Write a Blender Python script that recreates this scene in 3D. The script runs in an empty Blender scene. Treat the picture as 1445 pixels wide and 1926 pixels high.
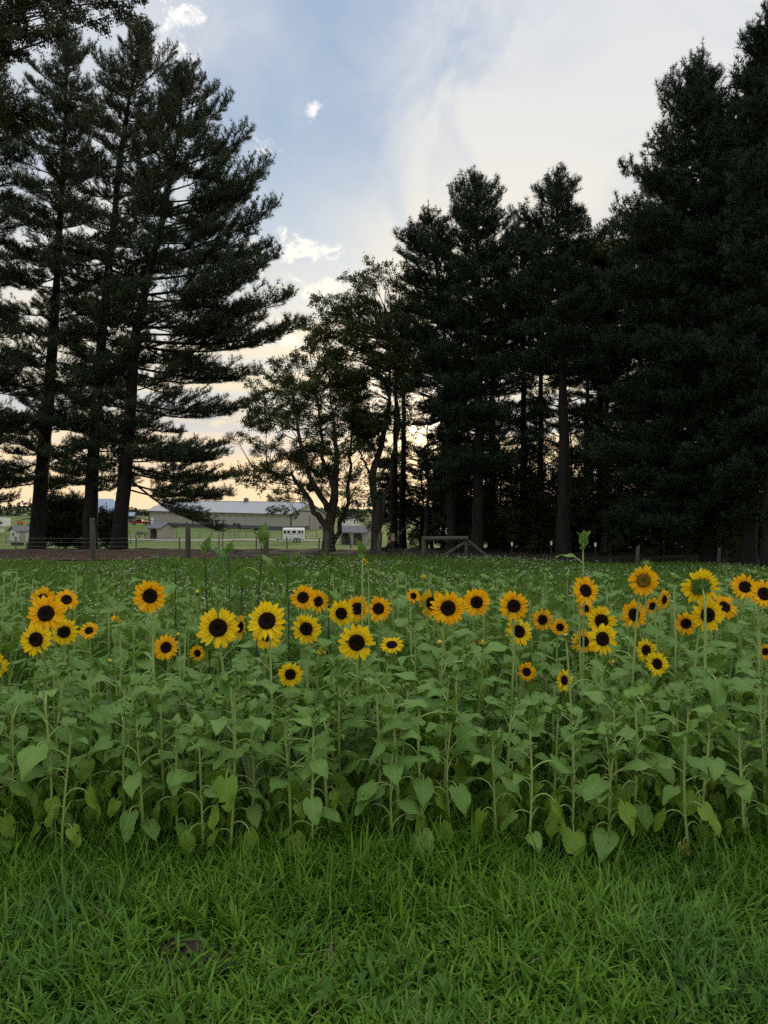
import bpy, math, random
import numpy as np
from mathutils import Vector, Matrix
random.seed(11); rng = np.random.default_rng(11)
R = math.radians
sc = bpy.context.scene
C = sc.collection
# ------------------------------------------------------------------ camera
FPX, HZ, CX, EYE = 1401.0, 955.0, 722.5, 1.6      # photo focal length, horizon row, centre column, eye height
cam = bpy.data.objects.new('camera', bpy.data.cameras.new('camera')); C.objects.link(cam)
cam.data.sensor_fit = 'VERTICAL'; cam.data.sensor_height = 36; cam.data.lens = 36*FPX/1926
cam.location = (0, 0, EYE); cam.rotation_euler = (R(90)-math.atan((963-HZ)/FPX), 0, 0)
cam.data.clip_start = .05; cam.data.clip_end = 20000
sc.camera = cam
sc.view_settings.view_transform = 'Standard'; sc.view_settings.look = 'None'
sc.view_settings.exposure = 0.56; sc.view_settings.gamma = 1; sc.view_settings.use_curve_mapping = False
cy = sc.cycles
cy.use_adaptive_sampling = True; cy.adaptive_threshold = .015; cy.adaptive_min_samples = 24
cy.max_bounces = 5; cy.diffuse_bounces = 2; cy.glossy_bounces = 2; cy.transmission_bounces = 4; cy.transparent_max_bounces = 8
cy.use_denoising = False
cy.sample_clamp_indirect = 4.0
SUN_EL, SUN_AZ = R(6.0), R(2.2)                    # azimuth measured from +Y towards +X

# ------------------------------------------------------------------ node helper
class S:
    """a socket wrapper whose operators add Math nodes"""
    def __init__(s, nt, sock): s.nt, s.k = nt, sock
    def op(s, o, *a, clamp=False):
        n = s.nt.nodes.new('ShaderNodeMath'); n.operation = o; n.use_clamp = clamp
        for i, v in enumerate((s,)+a):
            if isinstance(v, S): s.nt.links.new(v.k, n.inputs[i])
            else: n.inputs[i].default_value = v
        return S(s.nt, n.outputs[0])
    def __add__(s, o): return s.op('ADD', o)
    __radd__ = __add__
    def __sub__(s, o): return s.op('SUBTRACT', o)
    def __rsub__(s, o): return (s*-1.0)+o
    def __mul__(s, o): return s.op('MULTIPLY', o)
    __rmul__ = __mul__
    def __truediv__(s, o): return s.op('DIVIDE', o)
    def __pow__(s, o): return s.op('POWER', o)
    def smooth(s, a, b):
        n = s.nt.nodes.new('ShaderNodeMapRange'); n.interpolation_type = 'SMOOTHSTEP'
        s.nt.links.new(s.k, n.inputs[0]); n.inputs[1].default_value = a; n.inputs[2].default_value = b
        return S(s.nt, n.outputs[0])
def mixc(nt, f, a, b):
    n = nt.nodes.new('ShaderNodeMix'); n.data_type = 'RGBA'; n.clamp_factor = True
    for v, i in ((f, 0), (a, 6), (b, 7)):
        if isinstance(v, S): nt.links.new(v.k, n.inputs[i])
        elif i: n.inputs[i].default_value = (*v, 1)
        else: n.inputs[i].default_value = v
    return S(nt, n.outputs[2])
def noise(nt, vec, scale, detail=4, rough=.55, dist=0.0):
    n = nt.nodes.new('ShaderNodeTexNoise'); n.inputs['Scale'].default_value = scale; n.inputs['Detail'].default_value = detail
    n.inputs['Roughness'].default_value = rough; n.inputs['Distortion'].default_value = dist
    if vec is not None: nt.links.new(vec.k, n.inputs['Vector'])
    return S(nt, n.outputs[0])
def combine(nt, x, y, z):
    n = nt.nodes.new('ShaderNodeCombineXYZ')
    for i, v in enumerate((x, y, z)):
        if isinstance(v, S): nt.links.new(v.k, n.inputs[i])
        else: n.inputs[i].default_value = v
    return S(nt, n.outputs[0])

# ------------------------------------------------------------------ world: low sun sky with veil cloud
def build_world():
    w = bpy.data.worlds.new('World'); sc.world = w; w.use_nodes = True
    nt = w.node_tree; nt.nodes.clear()
    out = nt.nodes.new('ShaderNodeOutputWorld'); bg = nt.nodes.new('ShaderNodeBackground')
    STR = 0.1; bg.inputs[1].default_value = STR
    nt.links.new(bg.outputs[0], out.inputs[0])
    sky = nt.nodes.new('ShaderNodeTexSky'); sky.sky_type = 'NISHITA'; sky.sun_disc = False
    sky.sun_elevation = SUN_EL; sky.sun_rotation = SUN_AZ; sky.air_density = 1.2; sky.dust_density = 2.0; sky.ozone_density = 2.5
    tc = nt.nodes.new('ShaderNodeTexCoord'); sep = nt.nodes.new('ShaderNodeSeparateXYZ')
    nt.links.new(tc.outputs['Generated'], sep.inputs[0])
    x, y, z = (S(nt, sep.outputs[i]) for i in range(3))
    D = S(nt, tc.outputs['Generated'])
    zc = z.op('MAXIMUM', 0.0)
    az = x.op('ARCTAN2', y)                                # azimuth, 0 ahead
    el = zc.op('ARCSINE')
    sd = (math.sin(SUN_AZ)*math.cos(SUN_EL), math.cos(SUN_AZ)*math.cos(SUN_EL), math.sin(SUN_EL))
    dot = (x*sd[0]+y*sd[1]+z*sd[2]).op('MAXIMUM', 0.0)
    k = .93/STR
    col = lambda r, g, b: (r*k, g*k, b*k)
    # veil cloud on a flat layer: stretched noise
    inv = 1.0/1.0
    px = x/(zc+.12); py = y/(zc+.12)
    n1 = noise(nt, combine(nt, px*1.0+py*.25, py*.45, 3.1), 1.15, 6, .58, .5)
    n2 = noise(nt, combine(nt, px*1.3, py*1.0, 9.3), 3.2, 7, .6, .3)
    # wisps fanning out from where the sun stands
    fa = (el-SUN_EL+.02).op('ARCTAN2', az-SUN_AZ); fr = ((el-SUN_EL)**2.0+(az-SUN_AZ)**2.0)**.5
    n5 = noise(nt, combine(nt, fa*1.5, fr*2.6, 4.4), 1.5, 6, .56, 1.1)
    s_right = az - (el-.34)*.34 + .06
    veil = (s_right + (n1-.5)*.30 + (n5-.5)*.30).smooth(-.08, .20)*.82
    veil2 = (-1.0*az - .17 + (n1-.5)*.45 + (el-.45)*.5).smooth(-.05, .22)*.62
    veil = veil.op('MAXIMUM', veil2)
    veil = (veil + (n2-.5)*.45 + (n5-.5)*.95 + .10 + el.smooth(.62, 1.1)*.4).op('MINIMUM', .94).op('MAXIMUM', .02)  # elevation term thickens the unseen overhead veil for extra foreground light
    # colours of thin cloud: cool away from the sun, cream near it, peach at the horizon
    near = (dot**10.0)*(1.0-el.smooth(.15, .62))
    cool = mixc(nt, el.smooth(.15, .75), col(.63, .62, .59), col(.57, .58, .60))
    ccol = mixc(nt, near*.95, cool, col(.84, .73, .52))
    ccol = mixc(nt, (n2-.40)*.7+(.5-n5)*1.3, ccol, col(.40, .44, .52))
    ccol = mixc(nt, el.smooth(.60, 1.30), ccol, col(1.12, 1.12, 1.14))  # overhead veil brightened out of view, added to lift the light on the foreground
    blue = mixc(nt, .72, S(nt, sky.outputs[0]), mixc(nt, el.smooth(.12, .65), col(.45, .55, .63), col(.235, .345, .53)))
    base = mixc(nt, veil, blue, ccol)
    # low band: layered peach and slate cloud near the horizon
    n3 = noise(nt, combine(nt, az*1.6, el*26.0, 1.7), 1.6, 5, .55, .4)
    low = 1.0 - el.smooth(.10, .36)
    cream = mixc(nt, n3.smooth(.42, .62), col(.74, .60, .37), col(.56, .54, .51))
    base = mixc(nt, low*(dot**3.0).op('MAXIMUM', .35)*.85, base, cream)
    peach = 1.0 - el.smooth(.045, .135)
    base = mixc(nt, peach*.9, base, mixc(nt, n3.smooth(.45, .7)*el.smooth(.02, .07), col(.82, .60, .36), col(.60, .54, .46)))
    slate = el.smooth(.085, .115)*(1.0-el.smooth(.13, .165))
    base = mixc(nt, slate*n2.smooth(.30, .6)*.75, base, col(.42, .44, .49))
    # small bright puffs of cumulus
    n4 = noise(nt, combine(nt, az, el*1.3, 0.3), 34, 8, .72, .5)
    puff = None
    for (qx, qy, rx, ry) in ((340, 30, 75, 45), (597, 207, 36, 24), (560, 470, 120, 34), (468, 508, 62, 44), (600, 540, 120, 30), (520, 640, 120, 26), (490, 285, 38, 26),
                             (372, 172, 40, 36), (525, 438, 22, 14), (330, 108, 60, 34)):
        a0 = math.atan((qx-CX)/FPX); e0 = math.atan((HZ-qy)/math.hypot(FPX, qx-CX))
        dd = (((az-a0)/(rx/FPX))**2.0 + ((el-e0)/(ry/FPX))**2.0)**.5
        m = (.75-dd + (n4-.5)*5.0).smooth(.1, 1.1)*(1.5-dd).smooth(0, .9)
        puff = m if puff is None else puff.op('MAXIMUM', m)
    base = mixc(nt, puff*.85, base, mixc(nt, near, col(.86, .83, .79), col(.94, .84, .62)))
    # glow of the veiled sun itself
    g = (dot**150.0)*.12 + (dot**350.0)*.30 + (dot**2500.0)*.6 + (dot.smooth(math.cos(R(.30)), math.cos(R(.20))))*40.0
    glow = mixc(nt, 1.0, col(0, 0, 0), col(1, .70, .34))
    sc_ = nt.nodes.new('ShaderNodeVectorMath'); sc_.operation = 'SCALE'
    nt.links.new(glow.k, sc_.inputs[0]); nt.links.new(g.k, sc_.inputs['Scale'])
    ad = nt.nodes.new('ShaderNodeVectorMath'); ad.operation = 'ADD'
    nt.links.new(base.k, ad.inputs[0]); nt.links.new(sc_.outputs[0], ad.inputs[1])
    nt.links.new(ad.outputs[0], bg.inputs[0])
build_world()
sun = bpy.data.objects.new('sun', bpy.data.lights.new('sun', 'SUN')); C.objects.link(sun)
sun.data.energy = .6; sun.data.angle = R(3); sun.data.color = (1, .74, .45)
sun.rotation_euler = Vector((math.sin(SUN_AZ)*math.cos(SUN_EL), math.cos(SUN_AZ)*math.cos(SUN_EL), math.sin(SUN_EL))).to_track_quat('Z', 'Y').to_euler()

# ------------------------------------------------------------------ mesh helpers
class MB:
    def __init__(s): s.v = []; s.f = {}; s.n = 0; s.uv = None
    def add(s, V, F, m=0):
        V = np.asarray(V, float).reshape(-1, 3); F = np.asarray(F, int)
        s.f.setdefault((F.shape[1], m), []).append(F+s.n); s.v.append(V); s.n += len(V); return s
    def box(s, x0, y0, z0, x1, y1, z1, m=0, M=None):
        V = np.array([[x, y, z] for z in (z0, z1) for y in (y0, y1) for x in (x0, x1)], float)
        if M is not None: V = V@np.array(M.to_3x3()).T+np.array(M.translation)
        return s.add(V, [[0, 2, 3, 1], [4, 5, 7, 6], [0, 1, 5, 4], [2, 6, 7, 3], [0, 4, 6, 2], [1, 3, 7, 5]], m)
    def tube(s, pts, rad, n=6, m=0, cap=True):
        P = np.asarray(pts, float); k = len(P); rad = np.broadcast_to(np.asarray(rad, float), (k,))
        T = np.gradient(P, axis=0); T /= np.linalg.norm(T, axis=1)[:, None]+1e-9
        ref = np.array([0., 0, 1]) if abs(T[:, 2]).mean() < .8 else np.array([1., 0, 0])
        A = np.cross(T, ref); A /= np.linalg.norm(A, axis=1)[:, None]+1e-9; B = np.cross(T, A)
        a = np.linspace(0, 2*np.pi, n, endpoint=False)
        V = P[:, None]+rad[:, None, None]*(np.cos(a)[None, :, None]*A[:, None]+np.sin(a)[None, :, None]*B[:, None])
        i = np.arange(k-1)[:, None]*n; j = np.arange(n)[None]; j2 = (j+1) % n
        s.add(V.reshape(-1, 3), np.stack([i+j, i+j2, i+n+j2, i+n+j], -1).reshape(-1, 4), m)
        if cap:
            b = s.n-k*n
            for o, rev in ((0, 1), ((k-1)*n, 0)):
                f = [[o+((q+1) % n), o+q, k*n] for q in range(n)]
                s.v.append(np.array([P[0] if rev else P[-1]])); s.n += 1
                F = np.array([[b+x[0], b+x[1], s.n-1] for x in f]) if not rev else np.array([[b+x[0], b+x[1], s.n-1] for x in f])
                s.f.setdefault((3, m), []).append(F)
        return s
    def prism(s, poly, y0, y1, m=0):        # polygon in xz extruded along y
        k = len(poly); V = [[p[0], y0, p[1]] for p in poly]+[[p[0], y1, p[1]] for p in poly]
        s.add(V, [[i, (i+1) % k, k+(i+1) % k, k+i] for i in range(k)], m)
        b = s.n-2*k
        s.f.setdefault((k, m), []).append(np.array([[b+i for i in range(k)][::-1], [b+k+i for i in range(k)]]))
        return s
    def mesh(s, name, mats, smooth=False):
        me = bpy.data.meshes.new(name); V = np.concatenate(s.v)
        me.vertices.add(len(V)); me.vertices.foreach_set('co', V.astype(np.float32).ravel())
        lv, ls, mi, o = [], [], [], 0
        for (k, m), Fs in s.f.items():
            F = np.concatenate(Fs); lv.append(F.ravel()); ls.append(o+np.arange(len(F))*k); mi.append(np.full(len(F), m)); o += F.size
        lv = np.concatenate(lv).astype(np.int32); ls = np.concatenate(ls).astype(np.int32)
        me.loops.add(len(lv)); me.loops.foreach_set('vertex_index', lv)
        me.polygons.add(len(ls)); me.polygons.foreach_set('loop_start', ls)
        for mt in (mats if isinstance(mats, (list, tuple)) else [mats]): me.materials.append(mt)
        me.polygons.foreach_set('material_index', np.concatenate(mi).astype(np.int32))
        me.polygons.foreach_set('use_smooth', np.full(len(ls), smooth))
        if s.uv is not None:
            u = me.uv_layers.new(name='UVMap'); u.data.foreach_set('uv', np.concatenate(s.uv)[lv].astype(np.float32).ravel())
        me.update(calc_edges=True)
        return me
def ob(name, me, parent=None, loc=(0, 0, 0), rot=(0, 0, 0), scale=1.0):
    o = bpy.data.objects.new(name, me); C.objects.link(o); o.parent = parent
    o.location = loc; o.rotation_euler = rot; o.scale = (scale,)*3 if not hasattr(scale, '__len__') else scale
    return o
def tag(o, label=None, cat=None, group=None, kind=None):
    for k, v in (('label', label), ('category', cat), ('group', group), ('kind', kind)):
        if v: o[k] = v
    return o
def thing(name, label, cat, loc=(0, 0, 0), rz=0, group=None):
    o = bpy.data.objects.new(name, None); C.objects.link(o); o.empty_display_size = .1
    o.location = loc; o.rotation_euler = (0, 0, rz); return tag(o, label, cat, group)
def gx(px, D): return (px-CX)/FPX*D
def gz(py, D): return EYE-(py-HZ)/FPX*D
_K = [(-200, 0), (26, 0)]+[(d, gz(r, d)) for d, r in ((30, 1033), (50, 1034), (76, 1033), (105, 1026), (135, 1012), (165, 1004), (200, 998), (240, 990), (320, 982), (450, 976), (900, 969), (3000, 961), (7000, 958))]
_KX = np.array([k[0] for k in _K], float); _KZ = np.array([k[1] for k in _K])
def tz(x, y):
    x = np.asarray(x, float); y = np.asarray(y, float)
    z = np.interp(y, _KX, _KZ)
    z = z+np.clip(-25-x, 0, 70)*.015*np.clip((y-100)/80, 0, 1)
    z = z+np.where(y > 26, .05*np.sin(x*.31+y*.17)*np.clip((y-26)/10, 0, 1), 0.0)+.015*np.sin(x*1.3+.4)*np.sin(y*1.1)
    return z
def tzf(x, y): return float(tz(x, y))

# ------------------------------------------------------------------ materials
def new_mat(name):
    m = bpy.data.materials.new(name); m.use_nodes = True; nt = m.node_tree
    return m, nt, nt.nodes['Principled BSDF']
def objco(nt): return S(nt, nt.nodes.new('ShaderNodeTexCoord').outputs['Object'])
def worldpos(nt): return S(nt, nt.nodes.new('ShaderNodeNewGeometry').outputs['Position'])
def bump(nt, b, h, strength=.4, dist=.02):
    n = nt.nodes.new('ShaderNodeBump'); n.inputs['Strength'].default_value = strength; n.inputs['Distance'].default_value = dist
    nt.links.new(h.k, n.inputs['Height']); nt.links.new(n.outputs[0], b.inputs['Normal'])
def plain(name, a, b=None, scale=4.0, rough=.7, bp=.0, stretch=(1, 1, 1), metal=0.0, spec=.3):
    m, nt, p = new_mat(name); b = b or tuple(c*.75 for c in a)
    co = objco(nt); mp = nt.nodes.new('ShaderNodeMapping'); mp.inputs['Scale'].default_value = stretch
    nt.links.new(co.k, mp.inputs[0]); n = noise(nt, S(nt, mp.outputs[0]), scale, 6, .6)
    c = mixc(nt, n.smooth(.3, .7), a, b); nt.links.new(c.k, p.inputs['Base Color'])
    p.inputs['Roughness'].default_value = rough; p.inputs['Metallic'].default_value = metal; p.inputs['Specular IOR Level'].default_value = spec
    if bp: bump(nt, p, n, bp, .03)
    return m
def leafy(name, a, b, trans=.35, rough=.55, island=True, spec=.25, veins=False, patch=None, tcol=None):
    """thin leaf: diffuse front, light coming through, colour varied leaf by leaf"""
    m, nt, p = new_mat(name)
    oi = nt.nodes.new('ShaderNodeObjectInfo'); f = S(nt, oi.outputs['Random'])
    if island:
        g = nt.nodes.new('ShaderNodeNewGeometry'); f = (f*.4+S(nt, g.outputs['Random Per Island'])*.6)
    c = mixc(nt, f, a, b)
    if patch:
        wp = worldpos(nt); c = mixc(nt, noise(nt, wp, patch[0], 3).smooth(.5, .68)*patch[2], c, patch[1])
    if veins:
        uv = nt.nodes.new('ShaderNodeUVMap'); sp = nt.nodes.new('ShaderNodeSeparateXYZ'); nt.links.new(uv.outputs[0], sp.inputs[0])
        u = S(nt, sp.outputs[0]).op('ABSOLUTE'); v = S(nt, sp.outputs[1])
        mid = 1.0-u.smooth(.015, .07)
        side = ((v*1.0-u*.28)*44.0).op('SINE').smooth(.90, 1.0)*.45
        nz = noise(nt, objco(nt), 60, 3)
        c = mixc(nt, (nz-.35)*.5, c, tuple(.62*q for q in a))
        c = mixc(nt, mid.op('MAXIMUM', side)*.55, c, (.30, .38, .20))
        bump(nt, p, mid.op('MAXIMUM', side)+nz*.5, .35, .003)
    nt.links.new(c.k, p.inputs['Base Color']); p.inputs['Roughness'].default_value = rough; p.inputs['Specular IOR Level'].default_value = spec
    if trans:
        tr = nt.nodes.new('ShaderNodeBsdfTranslucent')
        tcx = mixc(nt, .5, c, tcol) if tcol else c
        nt.links.new(tcx.k, tr.inputs[0]); mx = nt.nodes.new('ShaderNodeMixShader'); mx.inputs[0].default_value = trans
        nt.links.new(p.outputs[0], mx.inputs[1]); nt.links.new(tr.outputs[0], mx.inputs[2])
        nt.links.new(mx.outputs[0], nt.nodes['Material Output'].inputs[0])
    return m
M = {}
M['ground'] = None
def ground_mat():
    m, nt, p = new_mat('ground_soil_and_turf'); wp = worldpos(nt)
    sp = nt.nodes.new('ShaderNodeSeparateXYZ'); nt.links.new(wp.k, sp.inputs[0]); y = S(nt, sp.outputs[1])
    n1 = noise(nt, wp, .06, 4); n2 = noise(nt, wp, 1.4, 5); n3 = noise(nt, wp, 18, 4)
    near = mixc(nt, n3.smooth(.35, .65), (.035, .05, .014), (.055, .045, .025))
    mp = nt.nodes.new('ShaderNodeMapping'); mp.inputs['Scale'].default_value = (.25, 1, 1); nt.links.new(wp.k, mp.inputs[0])
    n4 = noise(nt, S(nt, mp.outputs[0]), .10, 5)
    past = mixc(nt, n4.smooth(.4, .65), (.095, .150, .034), (.155, .18, .068))
    past = mixc(nt, n2.smooth(.4, .7)*.6, past, (.10, .165, .035))
    far = mixc(nt, n1, (.07, .10, .035), (.11, .12, .06))
    past = mixc(nt, y.smooth(260, 700), past, far)
    c = mixc(nt, y.smooth(27, 33), near, past); nt.links.new(c.k, p.inputs['Base Color'])
    p.inputs['Roughness'].default_value = .95; p.inputs['Specular IOR Level'].default_value = .1; bump(nt, p, n3+n2, .6, .05)
    return m
M['ground'] = ground_mat()
M['straw'] = plain('pine_straw', (.080, .043, .027), (.034, .020, .013), 9, .95, .8)
M['floor'] = plain('forest_floor', (.026, .022, .012), (.013, .012, .007), 3, .95, .8)
M['soil'] = plain('bare_soil', (.062, .047, .030), (.030, .023, .014), 22, .95, 1.0)
M['gravel'] = plain('gravel', (.36, .33, .27), (.22, .21, .17), 6, .95, .5)
M['bark'] = plain('pine_bark', (.019, .017, .015), (.008, .007, .006), 7, .9, 1.0, (1, 1, .18))
M['bark2'] = plain('grey_bark', (.075, .063, .050), (.026, .021, .016), 8, .9, 1.0, (1, 1, .2))
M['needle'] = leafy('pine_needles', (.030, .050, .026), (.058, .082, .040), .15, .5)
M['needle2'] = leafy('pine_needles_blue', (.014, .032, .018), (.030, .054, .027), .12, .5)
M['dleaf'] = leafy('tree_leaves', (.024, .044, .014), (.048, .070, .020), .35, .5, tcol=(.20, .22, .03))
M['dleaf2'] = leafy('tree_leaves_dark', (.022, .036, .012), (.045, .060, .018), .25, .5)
M['grass'] = leafy('lawn_blades', (.050, .150, .012), (.185, .350, .032), .35, .5, patch=(1.3, (.060, .155, .048), .5), tcol=(.14, .24, .03))
M['tallgrass'] = leafy('tall_grass_blades', (.040, .120, .010), (.115, .235, .022), .35, .5, tcol=(.12, .2, .03))
M['meadow'] = leafy('meadow_blades', (.080, .175, .024), (.155, .255, .045), .35, .6)
M['petal_y'] = leafy('petal_lemon', (.95, .66, .010), (1.0, .76, .022), .42, .5, spec=.15, island=False, tcol=(1, .72, .01))
M['petal_g'] = leafy('petal_golden', (.97, .51, .006), (1.0, .63, .014), .42, .5, spec=.15, island=False, tcol=(1, .5, .0))
M['sleaf'] = leafy('sunflower_leaf', (.118, .245, .042), (.190, .335, .068), .30, .45, island=False, veins=True, spec=.25, tcol=(.18, .30, .02))
M['sleaf_low'] = leafy('sunflower_leaf_old', (.165, .310, .026), (.240, .375, .042), .34, .5, island=False, veins=True, tcol=(.2, .3, .03))
M['sleaf_dark'] = leafy('sunflower_leaf_deep', (.075, .17, .030), (.12, .22, .045), .38, .45, island=False, veins=True, tcol=(.16, .28, .02))
def yellow_mat():
    m, nt, p = new_mat('sunflower_leaf_withered'); n = noise(nt, objco(nt), 26, 6, .7)
    c = mixc(nt, n.smooth(.36, .56), (.42, .36, .07), (.24, .26, .05)); c = mixc(nt, n.smooth(.60, .68), c, (.12, .06, .02))
    nt.links.new(c.k, p.inputs['Base Color']); p.inputs['Roughness'].default_value = .7; return m
M['sleaf_yellow'] = yellow_mat()
M['stem'] = leafy('sunflower_stem', (.26, .36, .10), (.32, .42, .14), .0, .55, island=False)
M['stem_dark'] = leafy('sunflower_stem_purple', (.030, .030, .026), (.055, .06, .04), .0, .5, island=False)
M['bract'] = leafy('bract', (.09, .18, .035), (.14, .24, .05), .25, .5)
M['sepal'] = leafy('bud_green', (.11, .20, .035), (.17, .27, .05), .25, .5)
def disc_mat(name, rim, mid, cen):
    m, nt, p = new_mat(name); co = objco(nt)
    sp = nt.nodes.new('ShaderNodeSeparateXYZ'); nt.links.new(co.k, sp.inputs[0])
    r = (S(nt, sp.outputs[0])**2.0+S(nt, sp.outputs[1])**2.0)**.5
    v = nt.nodes.new('ShaderNodeTexVoronoi'); v.inputs['Scale'].default_value = 19; nt.links.new(co.k, v.inputs['Vector'])
    d = S(nt, v.outputs['Distance'])
    c = mixc(nt, r.smooth(.10, .24), cen, mid); c = mixc(nt, r.smooth(.28, .42)*(1.0-d.smooth(.1, .5)), c, rim)
    nt.links.new(c.k, p.inputs['Base Color']); p.inputs['Roughness'].default_value = .85; p.inputs['Specular IOR Level'].default_value = .1
    bump(nt, p, d, 1.0, .05); return m
M['disc'] = disc_mat('disc_dark', (.10, .040, .012), (.040, .017, .009), (.022, .013, .007))
M['disc_y'] = disc_mat('disc_golden', (.55, .28, .02), (.50, .30, .03), (.30, .30, .05))
M['bud_y'] = plain('bud_yellow', (.75, .50, .03), (.35, .33, .05), 30, .7)
M['white'] = plain('white_paint', (.78, .78, .76), (.68, .68, .66), 2, .5)
M['cream'] = plain('cream_siding', (.56, .55, .50), (.49, .48, .44), 2, .7)
M['tan'] = plain('tan_metal_siding', (.36, .345, .315), (.31, .30, .275), .6, .6, .0, (6, 6, .2))
M['wains'] = plain('charcoal_siding', (.085, .088, .095), (.07, .072, .078), .8, .6)
M['trimdk'] = plain('dark_trim', (.06, .055, .05), (.04, .04, .04), 2, .6)
M['roofm'] = plain('metal_roof', (.43, .44, .45), (.37, .38, .40), .5, .42, .0, (6, .3, 1), .35)
M['roofb'] = plain('blue_metal_roof', (.30, .38, .50), (.25, .32, .44), .5, .45, .0, (6, .3, 1), .3)
M['shingle'] = plain('grey_roof', (.17, .17, .18), (.11, .11, .12), 3, .75)
M['greige'] = plain('greige_board', (.34, .32, .28), (.26, .245, .215), 3, .8, .2, (5, 5, .4))
M['redbrick'] = plain('red_boards', (.20, .085, .055), (.13, .06, .04), 3, .85)
M['dark'] = plain('dark_inside', (.028, .026, .024), (.018, .018, .018), 3, .9)
M['black'] = plain('black_steel', (.03, .03, .032), (.02, .02, .02), 5, .45)
M['rubber'] = plain('rubber', (.022, .022, .022), None, 5, .8)
M['glass'] = plain('dark_glass', (.02, .024, .03), None, 3, .08, spec=.6)
M['redcar'] = plain('red_car_paint', (.26, .018, .022), (.22, .015, .018), 3, .3, spec=.5)
M['orange'] = plain('orange_paint', (.55, .14, .05), (.45, .11, .04), 3, .5)
M['chrome'] = plain('wheel_alloy', (.55, .55, .55), (.45, .45, .45), 3, .4, metal=.5)
M['wood'] = plain('weathered_post', (.105, .098, .082), (.055, .050, .042), 9, .9, .8, (1, 1, .15))
M['wire'] = plain('fence_wire', (.20, .20, .19), None, 5, .5, metal=.4)
M['horse'] = plain('grey_horse_coat', (.13, .12, .115), (.075, .07, .065), 2, .7)
M['mane'] = plain('horse_mane', (.03, .028, .026), None, 6, .8)
M['oakleaf'] = plain('dry_oak_leaf', (.22, .095, .045), (.13, .055, .028), 30, .8)
M['tanbox'] = plain('tan_plastic', (.42, .33, .14), (.34, .26, .12), 6, .6)
M['poly'] = leafy('translucent_sheet', (.62, .55, .44), (.45, .36, .26), .55, .4)
M['straw_dry'] = plain('dry_stalk', (.26, .21, .11), (.15, .12, .06), 20, .8)
M['clover'] = plain('white_blossom', (.62, .64, .58), (.50, .53, .44), 8, .8)

# ------------------------------------------------------------------ ground
def grid_mesh(xs, ys, zf, inside=None):
    X, Y = np.meshgrid(xs, ys); V = np.stack([X, Y, zf(X, Y)], -1).reshape(-1, 3)
    n = len(xs); i, j = np.meshgrid(np.arange(len(ys)-1), np.arange(n-1), indexing='ij')
    q = (i*n+j); F = np.stack([q, q+1, q+n+1, q+n], -1).reshape(-1, 4)
    if inside is not None:
        c = V[F].mean(1); F = F[inside(c[:, 0], c[:, 1])]
    return MB().add(V, F)
ys = np.concatenate([np.arange(-60, 0, 4), np.arange(0, 40, .8), np.arange(40, 140, 3), np.arange(140, 520, 15), np.geomspace(520, 7000, 16)])
ts = np.linspace(-1, 1, 90)
Xg = np.sign(ts)[None]*np.abs(ts)[None]**1.5*(60+np.maximum(ys, 0)*1.3)[:, None]; Yg = np.repeat(ys[:, None], 90, 1)
V = np.stack([Xg, Yg, tz(Xg, Yg)], -1).reshape(-1, 3)
i, j = np.meshgrid(np.arange(len(ys)-1), np.arange(89), indexing='ij'); q = i*90+j
g = MB().add(V, np.stack([q, q+1, q+91, q+90], -1).reshape(-1, 4))
tag(ob('ground', g.mesh('ground', M['ground'], True)), 'grassy field and pasture ground', None, None, 'structure')
def wob(x, y, s=1.0): return .5*np.sin(x*1.7*s+y*.6)+.3*np.sin(x*.63*s+2+y*1.9)+.2*np.sin(x*3.7*s+y*2.3)
def edge_y(x):             # where the field ends and the trees begin
    return np.interp(x, [-40, -8, -2, 2, 6, 9, 14], [21.4, 21.6, 23.2, 23.4, 21.0, 19.4, 17.4])
bed = grid_mesh(np.arange(-34, -4.6, .3), np.arange(22.5, 31, .3), lambda x, y: tz(x, y)+.02+.04*np.sin(x*5.1)*np.sin(y*4.3),
                lambda x, y: (y > edge_y(x)+.35*wob(x, y)) & (y < 29.2+.5*wob(x, y)) & (x < -5.2+.6*wob(y, x)))
tag(ob('pine_straw_bed', bed.mesh('pine_straw_bed', M['straw'])), 'reddish brown bed of fallen pine needles under tall pines', None, None, 'structure')
flo = grid_mesh(np.arange(-5.6, 26, .4), np.arange(16, 44, .4), lambda x, y: tz(x, y)+.03+.05*np.sin(x*3.1)*np.sin(y*2.3),
                lambda x, y: (y > edge_y(x)+.4*wob(x, y)) & ((x > .4) | (y < 29)) & (x > -5.4+.6*wob(y, x)))
tag(ob('woodland_floor', flo.mesh('woodland_floor', M['floor'])), 'dark leaf litter floor of the wood', None, None, 'structure')
lane = grid_mesh(np.arange(-58, -6, 1), np.linspace(121, 126.5, 6), lambda x, y: tz(x, y)+.05, None)
tag(ob('gravel_lane', lane.mesh('gravel_lane', M['gravel'])), 'pale gravel lane across the pasture', None, None, 'structure')

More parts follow.
